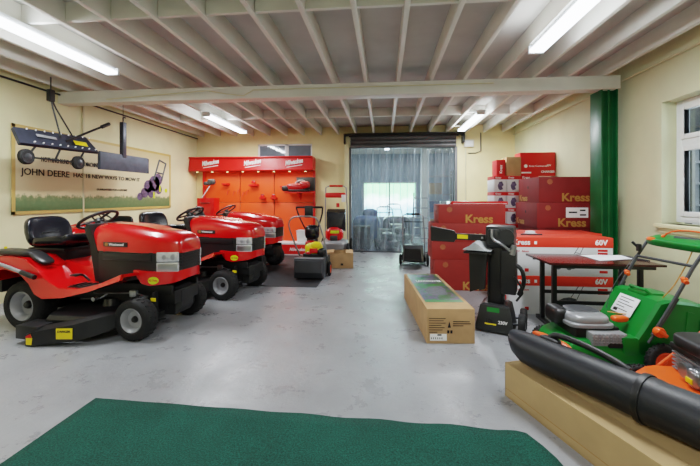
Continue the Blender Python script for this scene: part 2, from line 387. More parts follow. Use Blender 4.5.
# right window
W = thing('window_1', None, None); W['kind'] = 'structure'
fx = 3.41
mb = MB()
def fr_rect(mb, y0, y1, z0, z1, w, x0, x1, bev=.006):
    mb.b2(x0, x1, y0, y0 + w, z0, z1, bev); mb.b2(x0, x1, y1 - w, y1, z0, z1, bev)
    mb.b2(x0, x1, y0 + w, y1 - w, z0, z0 + w, bev); mb.b2(x0, x1, y0 + w, y1 - w, z1 - w, z1, bev)
fr_rect(mb, wy0, wy1, wz0 + .02, wz1, .07, fx, fx + .07)
mb.b2(fx, fx + .07, wy0 + .07, wy1 - .07, 1.99, 2.07, .006)
mb.b2(fx, fx + .07, 3.53, 3.61, wz0 + .09, wz1 - .07, .006)
obj('window_frame', mb, 'upvc', W)
for (a, b_) in ((3.61, 4.49), (2.67, 3.53)):
    for (c, d) in ((1.19, 1.99), (2.07, 2.46)):
        mb = MB(); fr_rect(mb, a, b_, c, d, .055, fx - .015, fx + .05); mb2 = obj('sash', mb, 'upvc', W)
        mb = MB(); mb.b2(fx + .02, fx + .026, a + .05, b_ - .05, c + .05, d - .05); obj('pane', mb, 'glass', mb2, smooth=False)
mb = MB(); mb.b2(XR - .06, fx + .01, wy0 - .08, wy1 + .05, 1.055, 1.10, .01); mb.b2(XR - .02, XR, wy0 - .05, wy1 + .02, 1.00, 1.055, .005); obj('window_sill', mb, 'wall', W)
# building outside this window
mb = MB(); mb.b2(6.6, 6.8, -4, 14, -.5, 6); og = mat('grey_render', (96, 104, 106), .9, var=.1)
ow = tag(obj('outside_wall', mb, og, smooth=False), kind='structure')
mb = MB()
for y0 in (7.0, 9.2):
    for (c, d) in ((.8, 2.6),):
        mb.T = Matrix(); 
        fr_rect(mb, y0, y0 + 1.3, c, d, .07, 6.52, 6.6, 0)
        for q in (1, 2): mb.b2(6.54, 6.6, y0 + 1.3 * q / 3 - .02, y0 + 1.3 * q / 3 + .02, c, d)
        for q in (1, 2, 3): mb.b2(6.54, 6.6, y0, y0 + 1.3, c + (d - c) * q / 4 - .02, c + (d - c) * q / 4 + .02)
obj('window_bars', mb, 'upvc', ow)
mb = MB(); mb.b2(3.5, 6.8, -4, 14, -.52, -.5); struct('ground', mb, og, smooth=False)

# high window in back wall
W = thing('window_2', None, None); W['kind'] = 'structure'
mb = MB(); x0, x1, z0, z1 = -3.35, -1.88, 2.45, 2.83; y0 = YB + .02
for (a, b_, c, d) in ((x0, x1, z0, z0 + .04), (x0, x1, z1 - .04, z1), (x0, x0 + .04, z0, z1), (x1 - .04, x1, z0, z1), (-2.62, -2.52, z0, z1)): mb.b2(a, b_, y0, y0 + .06, c, d, .004)
obj('window_frame', mb, 'upvc', W)
gp = mat('dim_blue_grey_pane', (120, 132, 144), .06, var=.12, scale=3)  # opaque pane: blue-grey reflection and space beyond put into its colour
for a, b_ in ((-3.32, -2.61), (-2.53, -1.91)):
    mb = MB(); mb.b2(a, b_, y0 + .03, y0 + .04, z0 + .03, z1 - .03); obj('pane', mb, gp, W, smooth=False)

# roller shutter
R = thing('roller_shutter', 'grey roller shutter rolled up above the plastic strip doorway', 'shutter', (0, YB - .05, 2.6))
mb = MB()
for i in range(3):
    z = .08 + .105 * i
    mb.prism([(.02, z), (-.02, z), (-.05, z + .015), (-.085, z + .045), (-.08, z + .07), (-.03, z + .10), (.02, z + .105)], -.86, 1.80, 'YZ')
obj('slats', mb, 'shutter', R)
mb = MB(); mb.b2(-1.02, 1.98, -.22, .04, .40, .435, .006); mb.b2(-1.02, -.98, -.2, .04, .18, .40, .004); mb.b2(1.94, 1.98, -.2, .04, .18, .40, .004); obj('hood', mb, 'black', R)
mb = MB(); mb.cone((-.9, -.02, .40), (1.86, -.02, .40), .035, n=12); obj('barrel', mb, 'dark_steel', R)

# PVC strip curtain
for i in range(15):
    w = .215; x = -.84 + .178 * i
    mb = MB(); n = 6; secs = []; zs = [2.70, 1.8, .9, .026]
    sway = random.uniform(-.012, .012)
    vs = []; fs = []
    off = .035 * (i % 2)
    for zi, z in enumerate(zs):
        for j in range(n + 1):
            u = j / n; vs.append((u * w, off + .012 * math.sin(PI * u) * (1 if i % 2 else -1) + sway * zi * .3, z))
    for zi in range(len(zs) - 1):
        for j in range(n): a = zi * (n + 1) + j; fs.append((a, a + 1, a + n + 2, a + n + 1))
    mb.raw(vs, fs)
    obj('curtain_strip', mb, 'pvc', None, loc=(x, YB + .05, 0), label='hanging clear plastic strip of the doorway curtain', cat='curtain strip', group='overlapping clear plastic strips hanging in the doorway')
mb = MB(); mb.b2(-.88, 1.82, YB + .02, YB + .09, 2.69, 2.74, .004); obj('curtain_rail', mb, 'dark_steel', label='dark steel rail holding the plastic strips under the shutter', cat='rail')

# back room beyond the curtain
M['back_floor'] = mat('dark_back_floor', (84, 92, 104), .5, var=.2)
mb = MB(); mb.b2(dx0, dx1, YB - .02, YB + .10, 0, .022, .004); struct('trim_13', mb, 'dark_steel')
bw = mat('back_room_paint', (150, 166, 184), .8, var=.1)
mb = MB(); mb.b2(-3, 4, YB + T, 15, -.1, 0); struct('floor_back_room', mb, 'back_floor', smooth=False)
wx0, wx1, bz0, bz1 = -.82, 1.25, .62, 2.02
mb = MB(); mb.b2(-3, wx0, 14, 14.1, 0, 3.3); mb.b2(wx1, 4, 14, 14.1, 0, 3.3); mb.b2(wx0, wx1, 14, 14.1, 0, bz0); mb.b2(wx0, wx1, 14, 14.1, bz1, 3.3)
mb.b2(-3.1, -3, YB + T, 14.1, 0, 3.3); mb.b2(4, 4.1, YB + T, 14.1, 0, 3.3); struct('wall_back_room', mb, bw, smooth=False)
mb = MB(); mb.b2(-3.1, 4.1, YB + T, 14.1, 3.3, 3.4)
for k in range(9): mb.b2(-3, 4, 9.9 + .5 * k, 9.95 + .5 * k, 3.1, 3.3)
struct('ceiling_back_room', mb, 'white_paint', smooth=False)
W3 = thing('window_3', None, None); W3['kind'] = 'structure'
mb = MB()
for (a, b_, c, d) in ((wx0, wx1, bz0, bz0 + .06), (wx0, wx1, bz1 - .06, bz1), (wx0, wx0 + .06, bz0, bz1), (wx1 - .06, wx1, bz0, bz1), (.18, .24, bz0, bz1)): mb.b2(a, b_, 14.0, 14.05, c, d)
obj('window_frame', mb, 'upvc', W3)
mb = MB(); mb.b2(wx0, wx1, 14.06, 14.07, bz0, bz1); obj('pane', mb, 'glass', W3, smooth=False)
mb = MB(); mb.b2(-3, 3.2, 0, .1, -1.5, 2.5); struct('yard_glow_panel', mb, 'daylight', loc=(0, 16.5, 1.2), smooth=False)  # flat emissive panel standing in for the daylight outside

# ------------------------------------------------------------------ ceiling lights
def tube_light(x, y0, y1, label, z=3.049, grp=None, zz=None):
    L = thing('fluorescent_light', label, 'ceiling light', (x, y0, z), 0, grp); n = y1 - y0
    if x == 1.80:
        for yy in (.2, n - .2): mb = MB(); mb.b2(-.24, .26, yy, yy + .03, -.003, .005); obj('mounting_bar', mb, 'white_paint', L)
    mb = MB(); mb.b2(-.05, .05, 0, n, -.05, .0, .006); obj('housing', mb, 'upvc', L)
    mb = MB()
    mb.b2(-.075, .075, .03, n - .03, -.09, -.055, .012); obj('diffuser', mb, 'tube', L)
    mb = MB(); mb.b2(-.08, .08, -.01, .03, -.095, -.01, .008); obj('end_cap', mb, 'upvc', L)
    mb = MB(); mb.b2(-.08, .08, n - .03, n + .01, -.095, -.01, .008); obj('end_cap', mb, 'upvc', L)
    return L
tube_light(-3.42, 2.45, 4.27, 'long fluorescent ceiling light above the front lawn tractor')
tube_light(1.63, 2.3, 4.06, 'long fluorescent ceiling light at the front right of the ceiling')
tube_light(-3.38, 6.57, 8.44, 'fluorescent ceiling light in front of the red display wall')
tube_light(1.80, 6.9, 8.65, 'fluorescent ceiling light right of the roller shutter')
tube_light(.1, 10.6, 12.2, 'fluorescent light seen through the plastic strips', z=3.1)
def area(loc, sx, sy, e, col, rot=(0, 0, 0)):
    l = D.lights.new('area', 'AREA'); l.shape = 'RECTANGLE'; l.size = sx; l.size_y = sy; l.energy = e; l.color = col
    o = D.objects.new('lamp', l); C.objects.link(o); o.location = loc; o.rotation_euler = rot; return o
cw = (.93, .97, 1.0)
for (x, y) in ((-3.42, 3.36), (1.63, 3.18), (-3.38, 7.5), (1.80, 7.8)): area((x + .16, y, 2.98), .06, 1.6, 5, (.93, .97, 1.0), (PI, rad(35), 0)); area((x - .16, y, 2.98), .06, 1.6, 5, (.93, .97, 1.0), (PI, rad(-35), 0))
for (x, y) in ((-3.42, 3.36), (1.63, 3.18), (-3.38, 7.5), (1.80, 7.8)): area((x, y, 2.94), .15, 1.7, 95, cw)
area((.1, 11.4, 2.99), .15, 1.5, 48, (.8, .9, 1))
area((-1.0, -.6, 2.94), .15, 1.7, 110, cw)      # the rest of the tubes behind the camera
area((3.9, 3.7, 2.2), 1.8, 1.5, 60, (.86, .94, 1), (0, rad(70), 0))   # daylight at the window
area((.2, 13.9, 1.4), 2.0, 1.3, 70, (.85, .95, 1), (rad(-90), 0, 0))
area((-3.3, 8.92, 2.06), 2.9, .12, 22, (1, .86, .66), (rad(-12), 0, 0))
area((5.2, 6.5, 5.0), 3, 6, 200, (.9, .95, 1), (0, 0, 0))
w = D.worlds.new('World'); bpy.context.scene.world = w; w.use_nodes = True
w.node_tree.nodes['Background'].inputs[0].default_value = (.75, .85, 1, 1); w.node_tree.nodes['Background'].inputs[1].default_value = .6

# ------------------------------------------------------------------ camera
cam = D.cameras.new('Camera'); co = D.objects.new('Camera', cam); C.objects.link(co)
co.location = (0, 0, 1.4); co.rotation_euler = (PI / 2, 0, math.atan(34 / 360)); cam.sensor_width = 36; cam.lens = 36 * 360 / 700; cam.shift_y = -.05
cam.clip_start = .05
bpy.context.scene.camera = co
vs_ = bpy.context.scene.view_settings
vs_.view_transform = 'Filmic'; vs_.look = 'Medium High Contrast'; vs_.exposure = -.30
# ------------------------------------------------------------------ lawn tractors
def wheel(parent, x, y, r, w, side, name='tyre', rim_m='grey_rim', hub_m='black', label=None):
    # side: -1 the outer face looks to -Y, +1 to +Y
    t = MB(); h = w / 2; ri = r * .58
    prof = [(ri, -h * .82), (ri * 1.12, -h), (r * .84, -h), (r * .95, -h * .8), (r, -h * .45), (r, h * .45), (r * .95, h * .8), (r * .84, h), (ri * 1.12, h), (ri, h * .82)]
    t.lathe(prof, (0, 0, 0), 'Y', 36, closed=True)
    for k in range(22):                       # tread lugs
        a = 2 * PI * k / 22
        for sgn in (-1, 1):
            t.T = Matrix.Rotation(a + sgn * .06, 4, 'Y'); t.box((0, sgn * h * .35, r), (.012, h * .5, .012), .003)
    t.T = Matrix()
    to = obj(name, t, 'rubber', parent, (x, y, r))
    m = MB(); s = side
    prof = [(.004, s * h * .2), (ri * .30, s * h * .2), (ri * .34, s * h * .1), (ri * .72, s * h * .15), (ri * .84, s * h * .72), (ri * .97, s * h * .92), (ri * 1.02, s * h * .86), (ri * 1.0, s * h * .1), (ri * 1.0, -s * h * .8), (.004, -s * h * .8)]
    m.lathe(prof, (0, 0, 0), 'Y', 28)
    ro = obj('rim', m, rim_m, to)
    m = MB(); m.lathe([(.001, s * h * .55), (ri * .2, s * h * .5), (ri * .28, s * h * .3), (ri * .28, 0), (.001, 0)], (0, 0, 0), 'Y', 16); obj('hub_cap', m, hub_m, to)
    return to
def hood_section(x, w, zt, zb, p=3.2, n=14, droop=0):
    pts = [(x, -w * 1.0, zb)]
    for i in range(n + 1):
        a = PI - PI * i / n; c, s_ = math.cos(a), math.sin(a)
        pts.append((x, w * math.copysign(abs(c) ** (2 / p), c), zb + .03 + (zt - zb - .03) * abs(s_) ** (2 / p)))
    pts.append((x, w, zb)); return pts
def ribbon(mb, xy, lo, hi, th=.02):
    # an upright strip along the path xy, thickness th towards the inside (centre line)
    secs = []
    for (p, a, b) in zip(xy, lo, hi):
        v = Vector((p[0], p[1])); inn = Vector((-.2, -p[1])) if abs(p[1]) < .25 else Vector((-.02, -p[1])); inn = inn.normalized() * th
        secs.append([(v.x, v.y, a), (v.x, v.y, b), (v.x + inn.x, v.y + inn.y, b), (v.x + inn.x, v.y + inn.y, a)])
    mb.loft(secs)
def make_tractor(label, group):
    t = thing('lawn_tractor', label, 'lawn tractor', (0, 0, 0), 0, group)
    # frame
    m = MB(); m.b2(-.25, 1.62, -.2, .2, .30, .44, .02); m.b2(-.1, .15, -.17, .17, .16, .34, .03); m.b2(.9, 1.5, -.16, .16, .22, .32, .02)
    m.cone((0, -.34, .26), (0, .34, .26), .03); m.b2(.7, 1.6, -.22, -.19, .40, .50, .01); m.b2(.7, 1.6, .19, .22, .40, .50, .01)
    obj('chassis', m, 'chassis', t)
    m = MB(); m.b2(1.30, 1.40, -.36, .36, .20, .25, .015); m.cone((1.35, -.33, .18), (1.35, -.33, .38), .022); m.cone((1.35, .33, .18), (1.35, .33, .38), .022)
    m.cone((1.35, -.42, .205), (1.35, -.33, .215), .018); m.cone((1.35, .42, .205), (1.35, .33, .215), .018); obj('front_axle', m, 'dark_steel', t)
    m = MB(); m.tube([(.72, -.29, .40), (1.0, -.30, .41), (1.22, -.28, .42), (1.33, -.30, .40)], .009, 6); m.b2(1.17, 1.25, -.31, -.27, .38, .45, .01); m.b2(1.28, 1.36, -.34, -.26, .37, .395, .005); obj('steering_rod', m, 'steel', t)
    m = MB(); m.tube([(.60, -.33, .34), (.85, -.34, .36), (.9, -.3, .40)], .009, 6); m.cone((.78, -.36, .35), (.78, -.31, .35), .022, n=10); obj('lift_linkage', m, 'steel', t)
    for y, sd in ((-.37, -1), (.37, 1)): wheel(t, 0, y, .262, .22, sd, 'rear_tyre')
    for y, sd in ((-.41, -1), (.41, 1)): wheel(t, 1.35, y, .205, .165, sd, 'front_tyre')
    # hood
    m = MB()
    st = [(.60, .205, 1.10, .83), (.64, .225, 1.118, .83), (.8, .242, 1.12, .83), (1.05, .252, 1.105, .83), (1.3, .256, 1.075, .83), (1.5, .254, 1.055, .83), (1.66, .250, 1.035, .83), (1.76, .243, 1.01, .83), (1.81, .235, .985, .83), (1.84, .215, .93, .83)]
    m.loft([hood_section(*q) for q in st]); hood = obj('hood', m, 'red', t, sharp=50)
    m = MB(); m.loft([[(x, y0, z), (x, y1, z), (x, y1, z + .014), (x, y0, z + .014)] for x, y0, y1, z in ((.7, -.10, .10, 1.108), (1.0, -.11, .11, 1.10), (1.3, -.12, .12, 1.07), (1.55, -.10, .10, 1.008))]); obj('hood_ridge', m, 'red', hood)
    for s in (-1, 1):
        m = MB(); y = s * .2545; m.b2(.80, 1.10, y - .003, y + .003, .885, .935, .002); pl = obj('badge_plate', m, 'black', t)
        m = MB(); m.b2(.825, .86, y + s * .003, y + s * .006, .893, .927, .001); obj('badge_emblem', m, 'gold', pl)
        X = frame(((.875 if s < 0 else 1.08), y + s * .005, .909), (1 if s < 0 else -1, 0, 0), (0, 0, 1)); lettering('Westwood', .036, X, 'white_print', pl, sx=1.1)
    # black side panels with a louvre step
    m = MB(); m.loft([[(x, -w, z0), (x, -w, z1), (x, w, z1), (x, w, z0)] for x, w, z0, z1 in ((.72, .235, .52, .835), (.9, .25, .50, .835), (1.45, .25, .58, .835), (1.50, .235, .58, .835))])
    for s in (-1, 1): m.b2(.80, 1.44, s * .248, s * .262, .745, .815, .006)
    obj('side_panel', m, 'black_sat', t)
    m = MB(); m.loft([[(x, -w, .60), (x, -w, .832), (x, w, .832), (x, w, .60)] for x, w in ((1.48, .236), (1.74, .232), (1.81, .20), (1.825, .16))])
    for k in range(6): z = .65 + k * .032; m.box((1.805, 0, z), (.05, .36, .010), .003); [m.box((1.775, s * .215, z), (.075, .02, .010), .003, rot=(0, 0, -s * .42)) for s in (-1, 1)]
    obj('grille', m, 'black', t)
    for s in (-1, 1):
        m = MB(); y = s * .252
        m.b2(1.51, 1.80, y - .014, y + .014, .742, .84, .008); m.b2(1.51, 1.80, y - .014, y + .014, .640, .735, .008); hl = obj('headlight', m, 'lens', t)
        m = MB(); m.lathe([(.001, y + s * .013), (.026, y + s * .016), (.034, y + s * .013), (.034, y), (.001, y)], (1.71, 0, .79), 'Y', 18); m.lathe([(.001, y + s * .013), (.02, y + s * .016), (.026, y + s * .013), (.026, y), (.001, y)], (1.60, 0, .79), 'Y', 16); obj('reflector', m, 'silver', hl)
        m = MB(); m.b2(1.525, 1.785, y + s * .012, y + s * .016, .655, .722, .003); obj('lower_lens', m, 'steel', hl)
    # red skirt round the nose
    m = MB(); path = [(1.22, -.285), (1.33, -.285), (1.45, -.285), (1.70, -.28), (1.80, -.235), (1.85, -.14), (1.86, 0), (1.85, .14), (1.80, .235), (1.70, .28), (1.45, .285), (1.33, .285), (1.22, .285)]
    lo = [.635, .52, .50, .525, .54, .555, .56, .555, .54, .525, .50, .52, .635]; hi = [.655, .650, .645, .64, .645, .65, .65, .65, .645, .64, .645, .65, .655]
    ribbon(m, path, lo, hi, .03); m.b2(1.45, 1.74, -.24, .24, .60, .63); obj('nose_skirt', m, 'red', t, sharp=50)
    for s in (-1, 1):
        m = MB(); m.lathe([(.001, s * .287), (.062, s * .2885), (.062, s * .280), (.001, s * .280)], (0, 0, 0), 'Y', 28)
        m.v = [(1.49 + v[0], v[1], .555 + v[2] * .60) for v in m.v]; sk = obj('oval_sticker', m, 'lime', t)
        lettering('V2 Twin', .03, frame((1.49, s * .290, .555), (1 if s < 0 else -1, 0, 0), (0, 0, 1)), 'red_print', sk, align='CENTER')
    m = MB(); m.loft([[(x, -w, z0), (x, -w, z1), (x, w, z1), (x, w, z0)] for x, w, z0, z1 in ((1.46, .08, .24, .47), (1.52, .15, .17, .47), (1.66, .15, .17, .46), (1.74, .12, .24, .42))]); obj('bumper_box', m, 'black', t, sharp=20)
    m = MB(); m.b2(1.43, 1.46, -.30, -.24, .14, .44, .005); m.tube([(1.2, -.28, .16), (1.42, -.28, .14), (1.52, -.2, .15)], .010, 6); br = obj('tow_bracket', m, 'chassis', t)
    m = MB(); m.b2(1.42, 1.48, -.305, -.301, .35, .385, .001); obj('warning_sticker', m, 'yellow', br)
    # dash and steering
    m = MB(); m.prism([(.86, .48), (.72, .80), (.60, 1.11), (.555, 1.12), (.54, 1.05), (.66, .78), (.74, .48)], -.235, .235); m.prism([(.80, .5), (.60, 1.105), (.55, 1.105), (.66, .5)], -.22, .22); obj('dash_console', m, 'black', t)
    m = MB(); m.cone((.62, 0, 1.02), (.485, 0, 1.135), .03, .022, 12); obj('steering_column', m, 'black', t)
    m = MB(); q = Matrix.Translation((.47, 0, 1.15)) @ Matrix.Rotation(rad(-30), 4, 'Y'); m.T = q
    m.tube([(.20 * math.cos(a), .20 * math.sin(a), 0) for a in [2 * PI * i / 28 for i in range(28)]], .017, 8, closed=True)
    m.cone((0, 0, -.03), (0, 0, .012), .045, .035, 14)
    for a in (0, 2.2, -2.2): m.tube([(.03 * math.cos(a), .03 * math.sin(a), -.005), (.192 * math.cos(a), .192 * math.sin(a), 0)], .013, 6)
    obj('steering_wheel', m, 'black', t)
    # body: fenders, foot boards, tunnel
    top = [(-.52, .66), (-.40, .775), (-.1, .79), (.08, .77), (.22, .68), (.36, .56), (.52, .485), (.75, .49), (1.0, .55), (1.26, .655)]
    bot = [(-.52, .50), (-.40, .60), (-.15, .66), (.05, .62), (.17, .52), (.24, .42), (.34, .375), (.6, .40), (.9, .475), (1.26, .60)]
    m = MB()
    for s in (-1, 1):
        m.loft([[(a[0], s * .50, a[1]), (b[0], s * .525, b[1]), (b[0], s * .49, b[1]), (a[0], s * .465, a[1])] for a, b in zip(top, bot)])
    m.loft([[(a[0], -.49, a[1]), (a[0], .49, a[1]), (a[0], .49, a[1] - .025), (a[0], -.49, a[1] - .025)] for a in top[:5]])
    for s in (-1, 1): m.loft([[(a[0], s * .49, a[1]), (a[0], s * .18, a[1] - .03), (a[0], s * .18, a[1] - .055), (a[0], s * .49, a[1] - .03)] for a in top[4:]])
    m.loft([[(x, -w, .45), (x, -w * .75, z), (x, w * .75, z), (x, w, .45)] for x, w, z in ((.1, .22, .74), (.3, .2, .68), (.55, .19, .63), (.8, .19, .60))])
    m.b2(-.53, -.47, -.49, .49, .48, .68, .02)
    body = obj('body_shell', m, 'red', t, sharp=35)
    for s in (-1, 1):
        m = MB(); m.sell((-.16, s * .37, .81), (.50, .19, .07), 4, rot=(0, rad(2), 0)); m.sell((.14, s * .37, .765), (.26, .16, .05), 3, rot=(0, rad(28), 0)); fp = obj('fender_pad', m, 'black_sat', t)
        m = MB(); m.cone((-.33, s * .38, .84), (-.33, s * .38, .87), .014, n=10); obj('warning_knob', m, 'yellow', fp)
        m = MB(); m.b2(.55, .92, s * .25, s * .44, .478, .492, .004, rot=(0, 0, 0)); 
        for k in range(5): m.b2(.57 + .07 * k, .60 + .07 * k, s * .26, s * .43, .49, .50, .002)
        obj('foot_mat', m, 'black', t)
        m = MB(); m.tube([(-.50, s * .535, .60), (-.40, s * .54, .70), (-.28, s * .54, .735), (-.12, s * .54, .70), (.14, s * .54, .63)], .017, 8, smooth=1); hr = obj('side_rail', m, 'grey_rim', t)
        m = MB(); m.tube([(.10, s * .54, .64), (.27, s * .54, .595)], .025, 10); obj('grip', m, 'black', hr)
    m = MB(); m.tube([(.66, -.28, .52), (.60, -.30, .58), (.60, -.36, .60)], .012, 8); m.b2(.56, .64, -.42, -.34, .59, .61, .006); obj('brake_pedal', m, 'black', t)
    # seat
    m = MB(); m.b2(-.10, .28, -.16, .16, .70, .86, .03); m.b2(-.16, .30, -.2, .2, .84, .875, .01); obj('seat_base', m, 'black', t)
    m = MB(); 
    m.sell((.12, 0, .925), (.54, .50, .13), 3.5, rot=(0, rad(-4), 0), n=32, fn=lambda v: (v.x, v.y, v.z + .10 * (abs(v.y) / .25) ** 2.5 * .45 + (.03 if v.x > .2 else 0)))
    seat = obj('seat_cushion', m, 'vinyl', t)
    m = MB(); m.sell((-.17, 0, 1.04), (.12, .50, .36), 3.6, rot=(0, rad(-16), 0), n=32, fn=lambda v: (v.x + .055 * (abs(v.y) / .25) ** 2.2, v.y * (1 - .10 * max(0, v.z / .18)), v.z)); obj('backrest', m, 'vinyl', t)
    m = MB()
    m.sell((-.105, 0, 1.03), (.03, .22, .02), 2.5, rot=(0, rad(-16), 0), n=10, k=6)
    obj('backrest_seam', m, 'black', t)
    # mower deck
    m = MB(); poly = [(.40, -.50), (.48, -.60), (.96, -.56), (1.08, -.45), (1.14, .42), (.95, .58), (.2, .58), (.10, .4)]
    n = len(poly); cx, cy = .6, -.04
    secs = []
    for z, k in ((.07, 1.0), (.20, .995), (.235, .95), (.26, .80)): secs.append([(cx + (x - cx) * k, cy + (y - cy) * k, z) for x, y in poly])
    m.loft(secs)
    m.cone((.45, .1, .25), (.45, .1, .33), .09, .07, 16); m.cone((.85, -.2, .25), (.85, -.2, .33), .09, .07, 16)
    dk = obj('mower_deck', m, 'black_sat', t, sharp=25)
    m = MB(); m.loft([[(x, y, z0), (x, y, z1), (x, y + .10, z1 + .03), (x, y + .10, z0)] for x, y, z0, z1 in ((.46, -.77, .01, .11), (.54, -.765, .01, .14), (.92, -.68, .05, .21), (1.08, -.60, .09, .25), (1.20, -.46, .14, .27))]); gd = obj('deck_guard', m, 'black', dk, sharp=25)
    m = MB(); m.b2(.30, .56, -.74, -.54, .05, .18, .012); obj('discharge_chute', m, 'black', dk)
    m = MB(); m.box((.83, -.706, .125), (.15, .004, .10), .001, rot=(0, 0, rad(12.6))); st_ = obj('yellow_warning_label', m, 'yellow', gd)
    lettering('DANGER', .03, frame((.83, -.710, .145), (1, .223, 0), (0, 0, 1)), 'black_print', st_, align='CENTER')
    m = MB(); m.raw([(.47, -.772, .02), (.53, -.769, .02), (.54, -.768, .08), (.52, -.769, .125), (.47, -.772, .10)], [(0, 1, 2, 3, 4)]); obj('corner_label', m, 'yellow', gd)
    m = MB(); m.raw([(.47, -.774, .085), (.54, -.771, .085), (.52, -.771, .125), (.47, -.774, .10)], [(0, 1, 2, 3)]); obj('corner_label_red_band', m, 'red_print', gd)
    m = MB(); m.tube([(-.52, -.25, .46), (-.62, -.25, .44), (-.62, .25, .44), (-.52, .25, .46)], .02, 8); m.b2(-.56, -.5, -.3, .3, .34, .5, .01); obj('rear_hitch', m, 'chassis', t)
    def nose(x): return x if x < 1.1 else (1.1 + (x - 1.1) * .84 if x < 1.7 else 1.604 + (x - 1.7) * .5)
    for ch in [c for c in D.objects if c.parent == t and c.name.split('.')[0] in ('hood', 'side_panel', 'grille', 'headlight', 'nose_skirt', 'oval_sticker', 'bumper_box')]:
        for q in [ch] + [g for g in D.objects if g.parent == ch]:
            for v in q.data.vertices: v.co.y *= 1 - .72 * max(0, v.co.x - 1.45); v.co.x = nose(v.co.x)
    for ch in [c for c in D.objects if c.parent == t and c.name.split('.')[0] in ('seat_base', 'seat_cushion', 'backrest', 'backrest_seam')]:
        for v in ch.data.vertices: v.co.x = (v.co.x - .12) * 1.08 + .04; v.co.z -= .035; v.co.y *= 1.04
    return t
T1 = make_tractor('nearest large red lawn tractor with black seat, steering wheel and side mower deck', 'red lawn tractors in a row along the left wall')
G = 'red lawn tractors in a row along the left wall'
dup(T1, (-3.46, 5.42, 0), rad(-10), 'red lawn tractor second in the row, nose just behind the nearest one', G)
dup(T1, (-3.68, 7.15, 0), rad(-8), 'farthest red lawn tractor in the row, directly before the orange-red display wall', G)
T4 = dup(T1, (-4.56, 5.75, 0), rad(-91), 'red lawn tractor against the left wall, mostly hidden behind the nearest tractor', G)
T4.scale = (.60, .82, .92)
for ch in D.objects:
    if ch.parent == T4 and 'tyre' in ch.name: ch.scale = (1.2, 1, 1)
T1.location = (-3.74, 3.9, 0); T1.rotation_euler = (0, 0, rad(-6))

# ------------------------------------------------------------------ left wall banner
B = thing('wall_banner', 'long cream printed banner with a yellow border and grass strip on the left wall', 'banner', (XL + .012, 4.43, 1.17))
bl, bh = 3.66, 1.25
m = MB(); m.b2(0, .006, 0, bl, 0, bh); obj('printed_sheet', m, 'banner', B, smooth=False)
gb = mat('ochre_border', (200, 168, 96), .5, var=.06)
m = MB()
for a, b_, c, d in ((0, bl, 0, .045), (0, bl, bh - .045, bh), (0, .05, 0, bh), (bl - .05, bl, 0, bh)): m.b2(.006, .010, a, b_, c, d)
obj('border', m, gb, B, smooth=False)
X = lambda y, z: frame((.011, y, z), *RT)
lettering('JOHN DEERE', .135, X(.13, .60), 'black_print', B, sx=1.0, bold=.012)
lettering('HAS 18 NEW WAYS TO MOW IT', .095, X(.97, .60), 'black_print', B, sx=1.16, bold=.02)
lettering('NOTHING RUNS ON LIKE A MACHINE IN ITS ELEMENT', .10, X(.42, .80), 'black_print', B, sx=.62)
lettering('GUARANTEED FOR A LIFETIME', .05, X(1.45, .38), 'black_print', B, sx=1.1)
m = MB(); yy = 2.85
def bar(p, q, r=.018): m.tube([(.012, p[0], p[1]), (.012, q[0], q[1])], r, 6)
bar((3.02, .62), (3.22, 1.08)); bar((3.30, .62), (3.46, 1.02)); bar((3.22, 1.08), (3.46, 1.02)); bar((3.10, .80), (3.36, .78))
m2 = m; obj('printed_mower_handle', m2, 'grey_print', B)
m = MB()
for (y, z, r) in ((2.85, .48, .15), (3.05, .55, .19), (3.18, .64, .15), (2.72, .34, .12), (2.95, .36, .14), (2.58, .26, .09), (3.2, .42, .12)):
    m.raw([(.0115, y + r * math.cos(a), z + r * math.sin(a) * .9) for a in [2 * PI * i / 12 for i in range(12)]], [tuple(range(12))])
obj('printed_mower_body', m, 'blue_print', B, smooth=False)
m = MB()
for (y, z) in ((3.03, .24), (3.24, .38)): m.raw([(.013, y - .03, z), (.013, y + .03, z - .02), (.013, y + .02, z + .13), (.013, y - .02, z + .12)], [(0, 1, 2, 3)])
m.raw([(.012, 3.47 + .05 * math.cos(a), .40 + .05 * math.sin(a)) for a in [2 * PI * i / 14 for i in range(14)]], [tuple(range(14))])
obj('printed_yellow_mark', m, 'lime', B, smooth=False)

# ------------------------------------------------------------------ implements hung from the ceiling
Hh = thing('hanging_lawn_spreader', 'dark blue-grey tow-behind implement with two wheels and drawbar hung in front of the banner', 'implement', (-4.5, 4.55, 2.1))
m = MB()
m.loft([[(x - .0, -.57 + k, .17 - d), (x + .0, .51 + k, .22 - d), (x + .13, .61 + k, .005 - d), (x + .13, -.60 + k, -.03 - d)] for x, k, d in ((0, 0, 0), (-.03, 0, .03))]); 
obj('tray', m, 'bluegrey', Hh, sharp=20)
m = MB()
for k in range(9): m.cone((.06 + .0, -.46 + .12 * k, .155 + .005 * k), (.065, -.46 + .12 * k, .175 + .005 * k), .008, n=8); m.cone((.125, -.42 + .12 * k, .00 + .004 * k), (.14, -.42 + .12 * k, .01 + .004 * k), .008, n=8)
obj('bolts', m, 'white_print', Hh)
m = MB(); m.box((.088, .32, .095), (.07, .22, .004), .001, rot=(0, rad(58), 0)); obj('yellow_label', m, 'yellow', Hh)
m = MB(); m.box((.075, -.20, .105), (.04, .28, .006), .002, rot=(0, rad(58), 0)); obj('white_scuffed_label', m, 'grey_rim', Hh)
